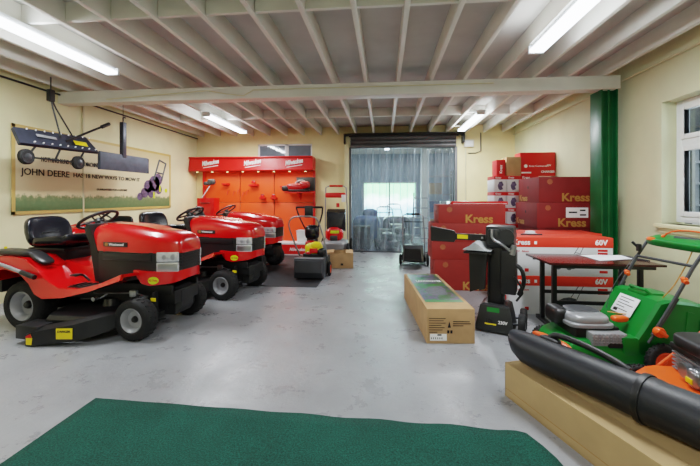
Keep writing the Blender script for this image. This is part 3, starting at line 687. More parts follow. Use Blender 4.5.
for y in (-.50, .26):
    m = MB(); r = .095; m.lathe([(.03, -.03), (r * .85, -.035), (r, -.02), (r, .02), (r * .85, .035), (.03, .03)], (0, 0, 0), 'X', 28); wo = obj('wheel', m, 'rubber', Hh, (.10, y, -.19))
    m = MB(); m.lathe([(.001, .04), (.018, .04), (.05, .03), (.055, -.03), (.001, -.04)], (0, 0, 0), 'X', 18); obj('hub', m, 'dark_steel', wo)
m = MB(); m.tube([(.10, -.50, -.19), (.10, .26, -.19)], .012, 8); m.tube([(.10, -.48, -.18), (.07, -.30, .03)], .013, 8); m.tube([(.10, -.1, -.18), (.08, .02, .03)], .013, 8); m.tube([(.10, .26, -.18), (.08, .42, .04)], .013, 8); obj('axle_frame', m, 'chassis', Hh)
m = MB(); m.tube([(.16, .0, .08), (.20, .68, .44)], .016, 8); db = obj('drawbar', m, 'chassis', Hh)
m = MB(); m.tube([(.196, .58, .387), (.203, .72, .462)], .028, 10); obj('drawbar_grip', m, 'black', db)
m = MB(); m.tube([(.08, .0, .13), (.04, -.08, .52), (.03, -.10, .66)], .010, 6); m.tube([(.08, .22, .14), (.03, -.02, .52), (.03, -.10, .66)], .010, 6); m.b2(.0, .06, -.14, -.06, .60, .76, .012); m.tube([(.03, -.10, .76), (.03, -.10, .93)], .008, 6); obj('suspension_strap', m, 'chassis', Hh)
Bd = thing('hanging_grader_blade', 'grey steel grader blade hanging on an upright post right of the wheeled implement', 'implement', (-4.5, 5.9, 2.0))
m = MB(); secs = []
for i in range(7):
    a = -.5 + i / 6; x = .02 * math.cos(a * 2.4) - .02; z = a * .28
    secs.append([(x, -.55, z), (x, .62, z + .01), (x - .012, .62, z + .01), (x - .012, -.55, z)])
m.loft(secs); m.b2(-.05, .0, -.56, -.54, -.14, .14, .004); m.b2(-.05, .0, .61, .63, -.13, .15, .004); obj('blade', m, 'blade_grey', Bd)
m = MB(); m.tube([(-.03, -.55, .14), (-.03, .62, .15)], .014, 8); obj('blade_edge', m, 'dark_steel', Bd)
m = MB(); m.b2(-.07, .0, -.06, .03, .10, .72, .01); obj('post', m, 'bluegrey', Bd)
m = MB(); m.tube([(-.03, -.02, .71), (-.03, -.02, .80), (-.03, .02, .82), (-.03, .03, .80)], .01, 6); m.tube([(-.03, -.02, .80), (-.03, -.02, 1.04)], .005, 6); obj('hanging_hook', m, 'chassis', Bd)

# ------------------------------------------------------------------ red tool display stand
S = thing('tool_display_stand', 'orange-red tool display wall with a lit red header and white script logos', 'display stand', (-3.3, YB - .12, 0))
hx0, hx1 = -1.72, 1.52
m = MB(); m.loft([[(hx0, -.34, 2.12), (hx1, -.34, 2.12), (hx1, -.30, 2.44), (hx0, -.30, 2.44)], [(hx0, .06, 2.12), (hx1, .06, 2.12), (hx1, .06, 2.44), (hx0, .06, 2.44)]]); m.b2(hx0, hx1, -.36, .0, 2.42, 2.455, .01); m.b2(hx0, hx1, -.36, .0, 2.10, 2.13, .01)
hd = obj('header_canopy', m, 'stand_red', S)
for x in (-1.33, -.22, .86): 
    X = frame((x - .04, -.345, 2.27), (1, 0, .16), (-.16, 0, 1)); lettering('Milwaukee', .165, X, 'white_print', hd, sx=.64, bold=.03, shear=.35, name='script_logo')
    m = MB(); m.prism([(x, 2.165), (x + .40, 2.225), (x + .40, 2.24), (x, 2.18)], -.350, -.344); obj('logo_underline', m, 'white_print', hd)
for k in range(8):
    m = MB(); m.cone((-1.55 + .41 * k, -.24, 2.10), (-1.55 + .41 * k, -.24, 2.075), .035, .03, 12); sp_ = obj('spotlight', m, 'grey_rim', S)
    m = MB(); m.cone((-1.55 + .41 * k, -.24, 2.078), (-1.55 + .41 * k, -.24, 2.070), .026, n=12); obj('bulb', m, 'spot', sp_)
for a, b_ in ((-1.47, -.50), (-.49, .43), (.44, 1.47)):
    for c, d in ((.10, 1.28), (1.29, 2.1)):
        m = MB(); m.b2(a + .004, b_ - .004, .02, .05, c, d, .004); obj('back_panel', m, 'orange_panel', S)
for x in (-1.52, 1.47): m = MB(); m.b2(x, x + .05, -.02, .08, 0, 2.1, .005); obj('side_post', m, 'stand_red', S)
m = MB(); m.b2(-1.50, 1.48, -.42, .05, 0, .24, .01); pl = obj('plinth', m, 'stand_red', S)
m = MB(); m.b2(-1.50, 1.48, -.425, .05, .24, .28, .004); obj('plinth_top', m, 'whitecard', pl)
lettering('Milwaukee', .11, frame((.95, -.425, .12), *FR), 'white_print', pl, sx=.9, bold=.02, shear=.3, name='script_logo')
mk = None
def stand_shelf(x, z, w, d=.16, h=.06):
    m = MB(); m.prism([(0, 0), (-d, h * .3), (-d, h), (0, h)], -w / 2, w / 2, 'YZ'); return obj('shelf_bracket', m, 'stand_red', S, (x, .02, z))
for x, z, w in ((-.86, 1.73, .16), (-.10, 1.70, .22), (.14, 1.36, .14), (.44, 1.36, .14), (.78, 1.65, .30)): stand_shelf(x, z, w)
for x, z in ((-.78, 1.60), (-.62, 1.58), (-.5, 1.62), (-.36, 1.56), (-.26, 1.60)):
    m = MB(); m.tube([(x, .02, z), (x - .01, -.08, z - .01), (x - .03, -.10, z - .12)], .008, 6); obj('peg_hook', m, 'stand_red', S)
for x, z in ((.14, 1.36), (.44, 1.36), (-.1, 1.72)):
    m = MB(); m.box((0, 0, .03), (.10, .07, .06), .01, taper=(.8, .8)); bt = obj('battery_pack', m, 'red', None, (-3.3 + x, YB - .185, z + .066), label='small red battery pack on a display shelf bracket', cat='battery', group='battery packs on the display wall')
    m = MB(); m.b2(-.035, .035, -.025, .025, .055, .075, .006); obj('terminal_block', m, 'black', bt)
# black screen panel with the big red tool
m = MB(); m.b2(-.25, .25, -.02, 0, -.18, .18, .008); sc = obj('wall_screen', m, 'darkgrey', None, (-2.02, YB - .125, 1.76), label='dark grey square panel at the right end of the display wall', cat='panel')
m = MB(); m.b2(-.22, .22, -.026, -.02, -.15, .15, .003); obj('screen_face', m, 'black', sc)
m = MB(); m.b2(-.02, .02, -.0, .04, -.02, .02); obj('wall_bracket', m, 'black', sc)
V = thing('cordless_vacuum', 'red and black cordless shop tool sitting at the top right of the display wall', 'power tool', (-2.17, YB - .40, 1.562))
m = MB(); m.sell((-.05, 0, .12), (.50, .20, .17), 3); m.sell((.18, 0, .17), (.26, .2, .18), 3); obj('body', m, 'red_dark', V)
m = MB(); m.sell((-.30, 0, .08), (.22, .18, .15), 3); m.sell((.02, 0, .03), (.60, .17, .08), 4); obj('base_housing', m, 'black', V)
m = MB(); m.tube([(-.08, 0, .18), (.0, 0, .27), (.16, 0, .28), (.22, 0, .2)], .02, 8, smooth=1); obj('handle', m, 'grey_rim', V)
m = MB(); m.b2(-.3, .36, -.16, .27, -.02, -.002, .004); m.prism([(.27, -.02), (.27, -.2), (-.1, -.02)], .0, .03, 'YZ'); sh = obj('display_shelf', m, 'stand_red', None, (-2.17, YB - .40, 1.55), label='red shelf under the cordless shop tool on the display wall', cat='shelf')
# trimmer leaning at the left of the stand and the red cabinet
V = thing('brush_cutter', 'long silver brush cutter with grey motor head leaning at the left of the display wall', 'garden tool', (-4.62, YB - .5, 0))
m = MB(); m.cone((-.18, -.2, 1.02), (.10, .22, 1.76), .014, n=10); m.cone((-.30, -.3, .30), (-.18, -.2, 1.02), .014, n=10); obj('shaft', m, 'steel', V)
m = MB(); m.sell((.13, .2, 1.82), (.20, .16, .16), 3); m.sell((.0, .18, 1.78), (.14, .12, .10), 3); obj('motor_head', m, 'darkgrey', V)
m = MB(); m.tube([(-.14, -.14, 1.14), (-.02, -.24, 1.2), (.05, -.12, 1.24), (-.09, -.07, 1.26)], .012, 8, smooth=1); obj('loop_handle', m, 'black', V)
m = MB(); m.sell((-.31, -.31, .24), (.14, .14, .16), 3); obj('cutter_head', m, 'black', V)
V = thing('tool_cabinet', 'upright bright red tool cabinet at the left foot of the display wall', 'cabinet', (-4.35, YB - .74, 0))
m = MB(); m.b2(-.22, .22, -.15, .15, 0, 1.40, .012); obj('cabinet_body', m, 'red', V)
for k in range(4): 
    m = MB(); m.b2(-.20, .20, -.162, -.15, .08 + .32 * k, .36 + .32 * k, .006); dr = obj('drawer', m, 'red', V)
    m = MB(); m.b2(-.12, .12, -.18, -.162, .31 + .32 * k, .33 + .32 * k, .004); obj('drawer_handle', m, 'black', dr)
M['soot'] = mat('dark_sooty_steel', (40, 42, 44), .4, var=.15)
# ------------------------------------------------------------------ cartons
def carton(name, label, x, y, w, d, h, rot, m, group=None, z=0, tape='tape', cat='box', hole=False, seam=True):
    t = thing(name, label, cat, (x, y, z), rad(rot), group)
    b = MB(); b.b2(-w / 2, w / 2, -d / 2, d / 2, 0, h, .006)
    if seam: b.b2(-w / 2 + .004, w / 2 - .004, -.0015, .0015, h, h + .001)
    obj('carton_body', b, m, t)
    if tape:
        b = MB(); b.b2(-w / 2 - .001, w / 2 + .001, -.025, .025, h - .001, h + .0015); b.b2(-w / 2 - .0015, -w / 2, -.025, .025, h - .08, h + .001); b.b2(w / 2, w / 2 + .0015, -.025, .025, h - .08, h + .001)
        obj('packing_tape', b, tape, t)
    if hole:
        b = MB(); b.sell((-w / 2 - .001, 0, h * .62), (.006, .035, .05), 4, n=12, k=6); obj('hand_hole', b, 'black_print', t)
    return t
def rosette(parent, x, y, z, r, m='emblem', face='F'):
    b = MB(); n = 20
    pts = []
    for i in range(n): a = 2 * PI * i / n; rr = r * (1 if i % 2 else .84); pts.append((rr * math.cos(a), rr * math.sin(a)))
    if face == 'F': b.prism([(x + p, z + q) for p, q in pts], y, y - .0015, 'XZ')
    else: b.prism([(y + p, z + q) for p, q in pts], x, x - .0015, 'YZ')
    return obj('round_emblem', b, m, parent, smooth=False)
def mower_art(parent, x, y, z, s, m='grey_print'):
    b = MB(); Y = y - .0012
    def ln(p, q, r=.007): 
        p = Vector(p); q = Vector(q); n = Vector((-(q - p).y, (q - p).x)).normalized() * r
        b.quad([(x + s * a[0], Y, z + s * a[1]) for a in ((p + n), (q + n), (q - n), (p - n))])
    def disc(cx, cz, r, k=14): b.quad([(x + s * (cx + r * math.cos(2 * PI * i / k)), Y, z + s * (cz + r * math.sin(2 * PI * i / k))) for i in range(k)])
    disc(.0, .0, .07); disc(.30, .03, .085); disc(.22, -.02, .06); disc(.1, .02, .06)
    b.quad([(x + s * a, Y, z + s * c) for a, c in ((-.05, .0), (.34, .04), (.36, .14), (.22, .17), (.10, .15), (-.03, .08))])
    ln((.24, .14), (.44, .46)); ln((.36, .10), (.52, .44)); ln((.44, .46), (.52, .44), .012); ln((.34, .30), (.43, .28)); ln((.47, .52), (.53, .43), .01); ln((.40, .54), (.47, .52), .014)
    o = obj('mower_picture', b, m, parent, smooth=False); return o
# orange-red and white mower cartons by the green column
def kress_white(x, y, z, label, grp):
    w, d, h = 1.19, .50, .46; x -= .035
    t = carton('mower_carton', label, x, y, w, d, h, 0, 'whitecard', grp, z, tape=None, seam=False)
    b = MB(); b.b2(-w / 2 - .002, w / 2 + .002, -d / 2 - .002, d / 2 + .002, h - .115, h + .003, .003); band = obj('orange_red_band', b, 'orangered', t)
    f = -d / 2 - .0025
    lettering('Kress', .088, frame((-w / 2 + .05, f, h - .058), *FR), 'white_print', band, bold=.03); b = MB(); b.b2(-w / 2 + .30, -w / 2 + .33, f - .001, f, h - .078, h - .042); obj('logo_square', b, 'white_print', band)
    lettering('60V', .085, frame((w / 2 - .20, f, h - .055), *FR), 'white_print', band, bold=.035)
    lettering('Kress', .085, frame((-w / 2 - .0025, d / 2 - .06, h - .06), *LF), 'white_print', band, bold=.03)
    f2 = -d / 2 - .0002
    lettering('60V  46cm', .032, frame((-w / 2 + .07, f2, h - .165), *FR), 'red_print', t, sx=1.2, bold=.02)
    b = MB()
    for k, (zz, hh) in enumerate(((.30, .026), (.255, .034))): b.b2(w / 2 - .17, w / 2 - .06, f2 - .0015, f2, zz, zz + hh)
    b.b2(w / 2 - .15, w / 2 - .06, f2 - .0015, f2, .045, .075); b.b2(-w / 2 + .19, -w / 2 + .235, f2 - .0015, f2, .05, .09); obj('red_feature_marks', b, 'red_print', t)
    mower_art(t, -.02, f2, .12, .56)
    b = MB()
    for k in range(5): b.b2(-w / 2 - .0015, -w / 2, -d / 2 + .07 + .07 * k, -d / 2 + .11 + .07 * k, .06, .20)
    obj('side_print', b, 'red_print', t); return t
KG = 'orange-red and white mower cartons by the table'
kress_white(2.13, 4.77, 0, 'white mower carton with red band on the floor behind the table, bottom of its stack', KG)
kress_white(2.13, 4.77, .463, 'white mower carton with orange-red lid band on top of its stack behind the table', KG)
kress_white(2.31, 5.31, 0, 'white mower carton in the second row, lower, right under the dark red cartons', KG)
kress_white(2.31, 5.31, .463, 'orange-red topped mower carton in the second row, in front of the dark red cartons', KG)
b = MB(); b.box((0, 0, .02), (.10, .07, .03), .006); b.b2(-.06, .06, -.06, .05, 0, .006, .002); o = obj('packing_slip', b, 'paper', None, (1.93, 4.98, .929), .3, label='small white packing slip lying on the orange-red carton lid', cat='paper')
b = MB(); b.prism([(-.14, -.03), (.12, -.045), (.14, .02), (-.1, .035)], 0, .012, 'XY'); obj('grey_pouch', b, 'darkgrey', None, (1.88, 4.82, .929), 0, label='flat dark grey pouch on the front of the orange-red carton lid', cat='pouch')

# dark red cartons, gold lettering
def kress_dark(name, label, x, y, w, d, h, rot, z, m, grp, side_txt=True, front_x=None, sz=.15, white_label=False, fz=.07, em=True):
    t = carton(name, label, x, y, w, d, h, rot, m, grp, z, tape=None, hole=True)
    f = -d / 2 - .0005
    if front_x is not None: lettering('Kress', sz, frame((front_x, f, fz + .01), *FR), 'gold', t, bold=.03, sx=1.05)
    if side_txt: lettering('Kress', sz * .8, frame((-w / 2 - .0005, d / 2 - .05, fz), *LF), 'gold', t, bold=.03, sx=1.1)
    if em: rosette(t, -w / 2 + .16, f, h - .075, .045)
    if white_label:
        b = MB(); b.b2(w / 2 - .44, w / 2 - .12, f - .0015, f, h * .42, h * .82); wl = obj('white_label', b, 'white_print', t)
        b = MB(); b.b2(w / 2 - .40, w / 2 - .28, f - .003, f - .0015, h * .6, h * .66); b.b2(w / 2 - .24, w / 2 - .15, f - .003, f - .0015, h * .5, h * .56); b.b2(w / 2 - .24, w / 2 - .16, f - .003, f - .0015, h * .68, h * .74); obj('label_print', b, 'black_print', wl)
    return t
DG = 'dark red cartons with gold lettering stacked against the right wall'
kress_dark('tool_carton', 'dark red carton low in the stack behind the white mower cartons', 2.78, 6.2, .84, .86, .47, 0, 0, 'kressdark', DG, side_txt=False)
kress_dark('tool_carton', 'dark red carton hidden second from the floor behind the white mower cartons', 2.78, 6.2, .84, .86, .47, 0, .47, 'kressdark', DG, side_txt=False)
kress_dark('tool_carton', 'dark red gold-lettered carton with a white address label, under the topmost one', 2.76, 6.2, .86, .90, .385, 0, .94, 'kressdark', DG, front_x=-.13, sz=.17, white_label=True)
kress_dark('tool_carton', 'topmost dark red gold-lettered carton next to the green column', 2.78, 6.2, .82, .84, .40, 0, 1.325, 'kressdark', DG, front_x=-.08, sz=.17)
# lower stack in the middle
MG = 'brick red cartons with gold lettering stacked behind the log splitter'
for k, (z, h, dx, dw, lab, fx_) in enumerate(((0, .46, .04, -.04, 'brick red carton on the floor, bottom of the stack behind the log splitter', -.14), (.46, .27, .02, .0, 'brick red carton second from the floor behind the black splitter arm', None), (.73, .285, .02, -.02, 'brick red carton third from the floor behind the splitter head', .05), (1.015, .285, .04, -.16, 'brick red carton on top of the stack behind the log splitter', -.1))):
    kress_dark('machine_carton', lab, 1.28 + dx, 5.86, 1.14 + dw, .56, h, 0, z, 'kressred', MG, side_txt=False, front_x=fx_, sz=.17, fz=.055)
b = MB(); b.b2(-.42, .42, -.22, .22, 0, .05, .008); o = obj('carton_lid', b, 'red', None, (1.46, 5.9, 1.30), label='flat bright red lid on top of the brick red stack', cat='lid')
b = MB(); b.b2(-.40, .40, -.224, -.22, .015, .02); obj('white_line', b, 'white_print', o)
# small white and red cartons against the back right
SG = 'small white and red cartons piled in the back right corner'
cols = ((2.185, 'left'), (2.42, 'middle'), (2.71, 'right'))
lvl = ('topmost', 'fifth', 'fourth', 'third', 'second', 'bottom')
for ci, (cx, cn) in enumerate(cols):
    for k in range(6):
        w = .225 if ci < 2 else .33; z = 1.515 - .303 * k
        if ci == 2 and k > 2: pass
        t = carton('small_carton', 'small white and red carton, %s, %s column of the corner pile' % (lvl[k] + (' from the floor' if 0 < k < 5 else ''), cn), cx, 7.25, w, .45, .30, 0, 'whitecard', SG, z, tape=None, seam=False)
        f = -.2255
        b = MB(); b.b2(-w / 2 - .001, w / 2 + .001, -.2265, .2265, .235, .301, .002); bd = obj('red_band', b, 'red_print', t)
        if ci < 2:
            b = MB(); b.prism([(-.05, .12), (-.02, .19), (.03, .20), (.06, .13), (.03, .10), (.05, .05), (-.01, .03), (-.04, .07)], f - .001, f); obj('tool_picture', b, 'blue_print', t)
            lettering('Kress', .045, frame((-.09, f - .0015, .268), *FR), 'white_print', bd, bold=.03)
        else:
            lettering('Kress', .06, frame((-.13, f - .0015, .268), *FR), 'white_print', bd, bold=.03)
            b = MB(); [b.b2(-.13, -.13 + q, f - .001, f, .18 - .03 * i, .19 - .03 * i) for i, q in enumerate((.22, .16, .2, .1))]; obj('small_print', b, 'red_print', t)
t = carton('narrow_carton', 'narrow upright red carton on the left end of the back corner pile', 2.22, 7.25, .16, .3, .31, 0, 'red_print', None, 1.818, tape=None)
lettering('Kress', .07, frame((.0, -.151, .05), (0, 0, 1), (-1, 0, 0)), 'white_print', t, bold=.02)
carton('cardboard_box', 'small plain brown cardboard box between two red ones on the back corner pile', 2.45, 7.25, .26, .34, .36, 0, 'kraft', None, 1.818)
t = carton('wide_carton', 'wide bright red carton standing on top of the back corner pile', 2.91, 7.3, .64, .30, .45, 0, 'stand_red', None, 1.818, tape=None)
rosette(t, -.22, -.151, .19, .035, 'white_print'); lettering('Kress Commercial', .04, frame((-.16, -.151, .19), *FR), 'white_print', t, sx=1.1)
lettering('60V', .05, frame((.16, -.151, .2), *FR), 'white_print', t, bold=.02); lettering('CHARGER', .055, frame((.06, -.151, .08), *FR), 'white_print', t, bold=.03); b = MB(); b.b2(-.3, -.12, -.152, -.1505, .05, .08); obj('print_bar', b, 'white_print', t)
# support for the wide one on the right
# long cardboard box with green artwork
t = carton('long_cardboard_box', 'long brown cardboard box with green machine picture lying in the middle of the floor', .575, 4.33, .46, 1.60, .335, 4.6, 'kraft', tape=None)
b = MB(); b.b2(-.20, .19, -.58, .76, .3352, .3368); art = obj('green_picture_label', b, 'boxart', t, smooth=False)
b = MB(); b.b2(-.20, .19, -.58, -.50, .3369, .3374); obj('green_strip', b, 'green', art)
lettering('LAWNMOWER', .13, frame((-.14, .34, .3375), (1, .0, 0), (0, 1, 0)), 'white_print', art, sx=.36, bold=.01)
b = MB(); b.prism([(-.10, -.28), (.08, -.32), (.13, -.1), (.06, .1), (-.04, .05), (-.12, -.1)], .3369, .3374, 'XY'); obj('machine_picture', b, 'grey_print', art)
f = -.801
b = MB()
for k, q in enumerate((.16, .14, .16, .12, .15, .13, .08)): b.b2(-.21, -.21 + q, f - .0012, f, .24 - .022 * k, .246 - .022 * k)
for k, q in enumerate((.16, .17, .10)): b.b2(.02, .02 + q, f - .0012, f, .21 - .02 * k, .217 - .02 * k)
b.prism([(-.03, .155), (.0, .155), (-.015, .215)], f - .0012, f); b.b2(-.035, -.015, f - .0012, f, .10, .13); b.b2(-.005, .015, f - .0012, f, .10, .13)
obj('printed_text', b, 'black_print', t, smooth=False)
b = MB(); b.b2(-.20, -.04, f - .0015, f, .03, .095); wl = obj('white_address_label', b, 'white_print', t)
b = MB(); b.b2(-.13, -.09, f - .0025, f - .0015, .078, .092); [b.b2(-.19 + .02 * k, -.182 + .02 * k, f - .0025, f - .0015, .045, .062) for k in range(6)]; obj('label_print', b, 'black_print', wl)
# ------------------------------------------------------------------ log splitter
V = thing('log_splitter', 'black upright log splitter machine with a side arm, between the long box and white cartons', 'machine', (1.20, 3.99, 0), rad(-24)); V.scale = (.93, .93, .98)
b = MB(); b.loft([[(-x, -y, z), (x, -y, z), (x, y, z), (-x, y, z)] for x, y, z in ((.20, .19, .02), (.20, .19, .06), (.155, .15, .28), (.12, .12, .30))]); bs = obj('base_housing', b, 'soot', V, sharp=20)
b = MB(); b.quad([(-.10, -.185, .09), (.02, -.185, .09), (.018, -.170, .16), (-.097, -.170, .16)]); obj('yellow_rating_label', b, 'yellow', bs)
lettering('10t', .055, frame((-.09, -.183, .13), (1, 0, 0), (0, .22, 1)), 'black_print', bs, bold=.03)
lettering('230V', .045, frame((.04, -.184, .125), (1, 0, 0), (0, .22, 1)), 'white_print', bs)
b = MB(); b.quad([(-.08, -.164, .22), (.05, -.164, .22), (.05, -.155, .265), (-.08, -.155, .265)]); obj('green_maker_label', b, 'green', bs)
b = MB(); b.b2(-.07, .07, -.08, .08, .28, .98, .012); b.b2(-.085, -.07, -.09, .09, .28, .95, .004); b.b2(.07, .085, -.09, .09, .28, .95, .004); obj('column', b, 'black', V)
b = MB(); b.b2(-.10, .20, -.14, .14, .90, 1.13, .03); b.b2(-.07, .05, -.18, -.12, .93, 1.10, .02); b.cone((.12, -.17, 1.02), (.12, .15, 1.02), .085, n=20); hd = obj('motor_head', b, 'soot', V)
b = MB(); b.tube([(-.02, -.2, 1.10), (-.02, -.22, 1.0), (.08, -.22, .95), (.16, -.18, .88)], .014, 8, smooth=1); b.cone((.18, -.16, .84), (.2, -.16, .94), .03, n=12); obj('hydraulic_pipe', b, 'steel', V)
b = MB(); b.box((.14, -.06, .65), (.16, .20, .46), .02); b.tube([(.18, -.12, .75), (.28, -.14, .70), (.30, -.12, .55), (.24, -.1, .42)], .022, 8, smooth=2); b.tube([(.2, -.17, .62), (.30, -.16, .48), (.22, -.12, .36)], .012, 8, smooth=1); obj('hydraulic_tank', b, 'black', V)
b = MB(); b.loft([[(-.74, -.10, .93), (-.74, -.10, 1.10), (-.74, -.07, 1.10), (-.74, -.07, .93)], [(-.46, -.10, .93), (-.46, -.10, 1.06), (-.46, -.07, 1.06), (-.46, -.07, .93)], [(-.44, -.10, .96), (-.44, -.10, 1.03), (-.44, -.07, 1.03), (-.44, -.07, .96)], [(-.08, -.10, .96), (-.08, -.10, 1.03), (-.08, -.07, 1.03), (-.08, -.07, .96)]]); ar = obj('side_arm', b, 'black', V, sharp=20)
b = MB(); b.b2(-.42, -.30, -.103, -.10, .975, 1.018); obj('yellow_arm_label', b, 'yellow', ar)
b = MB(); b.cone((-.14, -.106, .995), (-.14, -.09, .995), .012, n=10); obj('arm_bolt', b, 'steel', ar)
b = MB(); b.prism([(-.27, .40), (-.12, .46), (-.07, .86), (-.28, .87)], -.14, -.12); b.prism([(-.16, .44), (-.10, .46), (-.07, .86), (-.10, .86)], -.2, -.14); obj('log_guard', b, 'black', V)
b = MB(); b.box((-.17, -.12, .843), (.30, .26, .02), .006); obj('log_table', b, 'black', V)
b = MB(); n = 8
b.loft([[(-.30 + .04 * i, -.24 + .002 * i, .90 + .07 * math.sin(PI * min(1, i / 6)) ** 2), (-.30 + .04 * i, -.0, .90 + .10 * math.sin(PI * min(1, i / 7)) ** 2), (-.30 + .04 * i, .0, .895), (-.30 + .04 * i, -.24, .895)] for i in range(n)])
obj('crumpled_cloth', b, 'cloth', None, (1.20, 3.99, -.04), rad(-24), label='crumpled grey-white cloth draped on the log splitter table', cat='cloth')
for s, yy in ((1, .17), (-1, -.17)):
    b = MB(); r = .115; b.lathe([(.04, -.03), (r * .9, -.035), (r, -.02), (r, .02), (r * .9, .035), (.04, .03)], (0, 0, 0), 'X', 28); wo = obj('wheel', b, 'rubber', V, (.275, yy * .7, .115))
    b = MB(); b.lathe([(.001, .034), (.03, .034), (.055, .02), (.055, -.02), (.001, -.03)], (0, 0, 0), 'X', 18); obj('hub', b, 'black_sat', wo)
b = MB(); b.cone((.0, -.12, .115), (.28, -.12, .115), .012); b.cone((.0, .12, .115), (.28, .12, .115), .012); b.b2(-.01, .01, -.12, .12, .10, .13); obj('wheel_axle', b, 'dark_steel', V)
# ------------------------------------------------------------------ table
V = thing('folding_table', 'low black framed table with a dark red-brown top beside the right wall', 'table', (2.26, 4.08, 0), rad(-1))
b = MB(); b.loft([[(-.60, -.31, z), (.47, -.32, z), (.42, .31, z), (-.61, .31, z)] for z in (.728, .75)]); obj('table_top', b, 'mahog', V)
b = MB(); b.b2(-.55, .41, -.27, -.24, .69, .728, .004); b.b2(-.55, .39, .24, .27, .69, .728, .004); obj('top_rail', b, 'black', V)
for sx in (-.47, .37):
    for sy in (-.10, .20):
        b = MB(); b.b2(sx - .022, sx + .022, sy - .022, sy + .022, .045, .72, .006); obj('leg', b, 'black', V)
    b = MB(); b.b2(sx - .022, sx + .022, -.31, .33, .0, .045, .008); b.prism([(-.31, 0), (-.25, 0), (-.11, .16), (-.11, .22)], sx - .018, sx + .018, 'YZ'); obj('foot_bar', b, 'black', V)
for sy, z in ((.20, .34), (-.10, .30)):
    b = MB(); b.b2(-.46, .37, sy - .014, sy + .014, z - .018, z + .018, .004); obj('cross_bar', b, 'black', V)
b = MB(); b.loft([[(x, -.15 + .05 * i, z), (x, .22, z + .004 * (i % 2)), (x, .22, z - .002), (x, -.15 + .05 * i, z - .002)] for i, (x, z) in enumerate(((-.05, .003), (.1, .004), (.25, .006), (.38, .004)))]); obj('paper_sheet', b, 'paper', None, (2.26, 4.08, .752), label='large loose white paper sheet on the right half of the dark table', cat='paper')
b = MB(); b.prism([(.39, .0), (.46, -.14), (.44, .16), (.40, .2)], 0, .012, 'XY'); obj('leaflet', b, 'darkgrey', None, (2.24, 4.08, .752), label='dark grey folder at the right end of the table top', cat='folder')

# ------------------------------------------------------------------ green mower
V = thing('green_lawn_mower', 'big green lawn mower with grey engine and large green grass box beside the right wall', 'lawn mower', (1.87, 3.30, 0), rad(2))
b = MB(); secs = []
for z, k in ((.09, 1.0), (.16, 1.0), (.21, .93), (.25, .78)): secs.append([((x + .05) * k - .05, y * k, z) for x, y in ((-.46, -.18), (-.40, -.26), (.38, -.27), (.38, .27), (-.40, .26), (-.46, .18))])
b.loft(secs); b.b2(.0, .36, -.27, -.16, .14, .30, .03); b.b2(.0, .36, .16, .27, .14, .30, .03); obj('mower_deck', b, 'green', V, sharp=30)
b = MB()
prof = [(.10, .14), (.08, .27), (.14, .36), (.27, .585), (.33, .60), (.60, .57), (.66, .53), (.76, .38), (.78, .16), (.70, .12), (.20, .12)]
def gb_sec(y, k): return [(.42 + (x - .42) * k, y, .36 + (z - .36) * k) for x, z in prof]
b.loft([gb_sec(-.27, .90), gb_sec(-.245, .98), gb_sec(-.12, 1.0), gb_sec(-.10, .985), gb_sec(.10, .985), gb_sec(.12, 1.0), gb_sec(.245, .98), gb_sec(.27, .90)])
for k in range(3): b.prism([(.44 + .11 * k, .16), (.50 + .11 * k, .16), (.53 + .09 * k, .50 - .06 * k), (.48 + .09 * k, .51 - .06 * k)], -.276, -.25)
gx = obj('grass_box', b, 'green', V, sharp=30)
b = MB(); b.box((.36, 0, .592), (.16, .20, .03), .012); b.tube([(.33, -.10, .60), (.30, -.09, .63), (.30, .09, .63), (.33, .10, .60)], .012, 8); obj('carry_handle', b, 'green', gx)
nrm = Vector((-.225, 0, .13)).normalized(); up = Vector((.13, 0, .225)).normalized()
X = frame(Vector((.205, 0, .475)) + nrm * .012, (0, -1, 0), up); b = MB(); b.T = X; b.box((0, 0, 0), (.24, .17, .003), .001); b.T = Matrix(); sh = obj('instruction_sheet', b, 'paper', gx)
b = MB(); b.T = X
for k, q in enumerate((.16, .12, .18, .10, .15)): b.b2(-.09, -.09 + q, .055 - .027 * k, .062 - .027 * k, .0016, .002)
b.b2(-.10, -.05, -.075, -.05, .0016, .002); b.T = Matrix(); obj('sheet_text', b, 'black_print', sh)
b = MB(); b.sell((-.16, 0, .375), (.34, .33, .12), 3.2, n=32); b.sell((-.16, 0, .345), (.37, .36, .045), 5, n=32); eng = obj('engine_cowl', b, 'silver', V)
b = MB(); b.sell((-.16, .03, .425), (.26, .22, .045), 3); obj('recoil_cover', b, 'darkgrey', eng)
b = MB(); b.sell((-.34, .08, .37), (.12, .24, .15), 3.5); b.b2(-.30, .05, -.16, .16, .22, .34, .02); obj('engine_block', b, 'black', V)
b = MB()
b.b2(-.22, .05, -.245, -.13, .215, .315, .008)
for k in range(9): b.b2(-.215 + .029 * k, -.203 + .029 * k, -.253, -.13, .23, .31, .001)
for k in range(3): b.b2(-.22, .05, -.254, -.235, .245 + .022 * k, .25 + .022 * k)
obj('exhaust_guard', b, 'grey_rim', V)
b = MB(); b.b2(-.10, .24, -.26, -.10, .205, .245, .015); obj('black_cover', b, 'black', V)
for x, y, r, hm in ((.27, -.315, .135, 'orange'), (.27, .315, .135, 'orange'), (-.36, -.30, .09, 'orange'), (-.36, .30, .09, 'orange')): wheel(V, x, y, r, .06, -1 if y < 0 else 1, 'tyre', 'orange' if r > .1 else 'black', 'orange')
b = MB(); b.cone((.27, -.31, .135), (.27, .31, .135), .012); b.cone((-.36, -.30, .09), (-.36, .30, .09), .012); obj('axle', b, 'dark_steel', V)
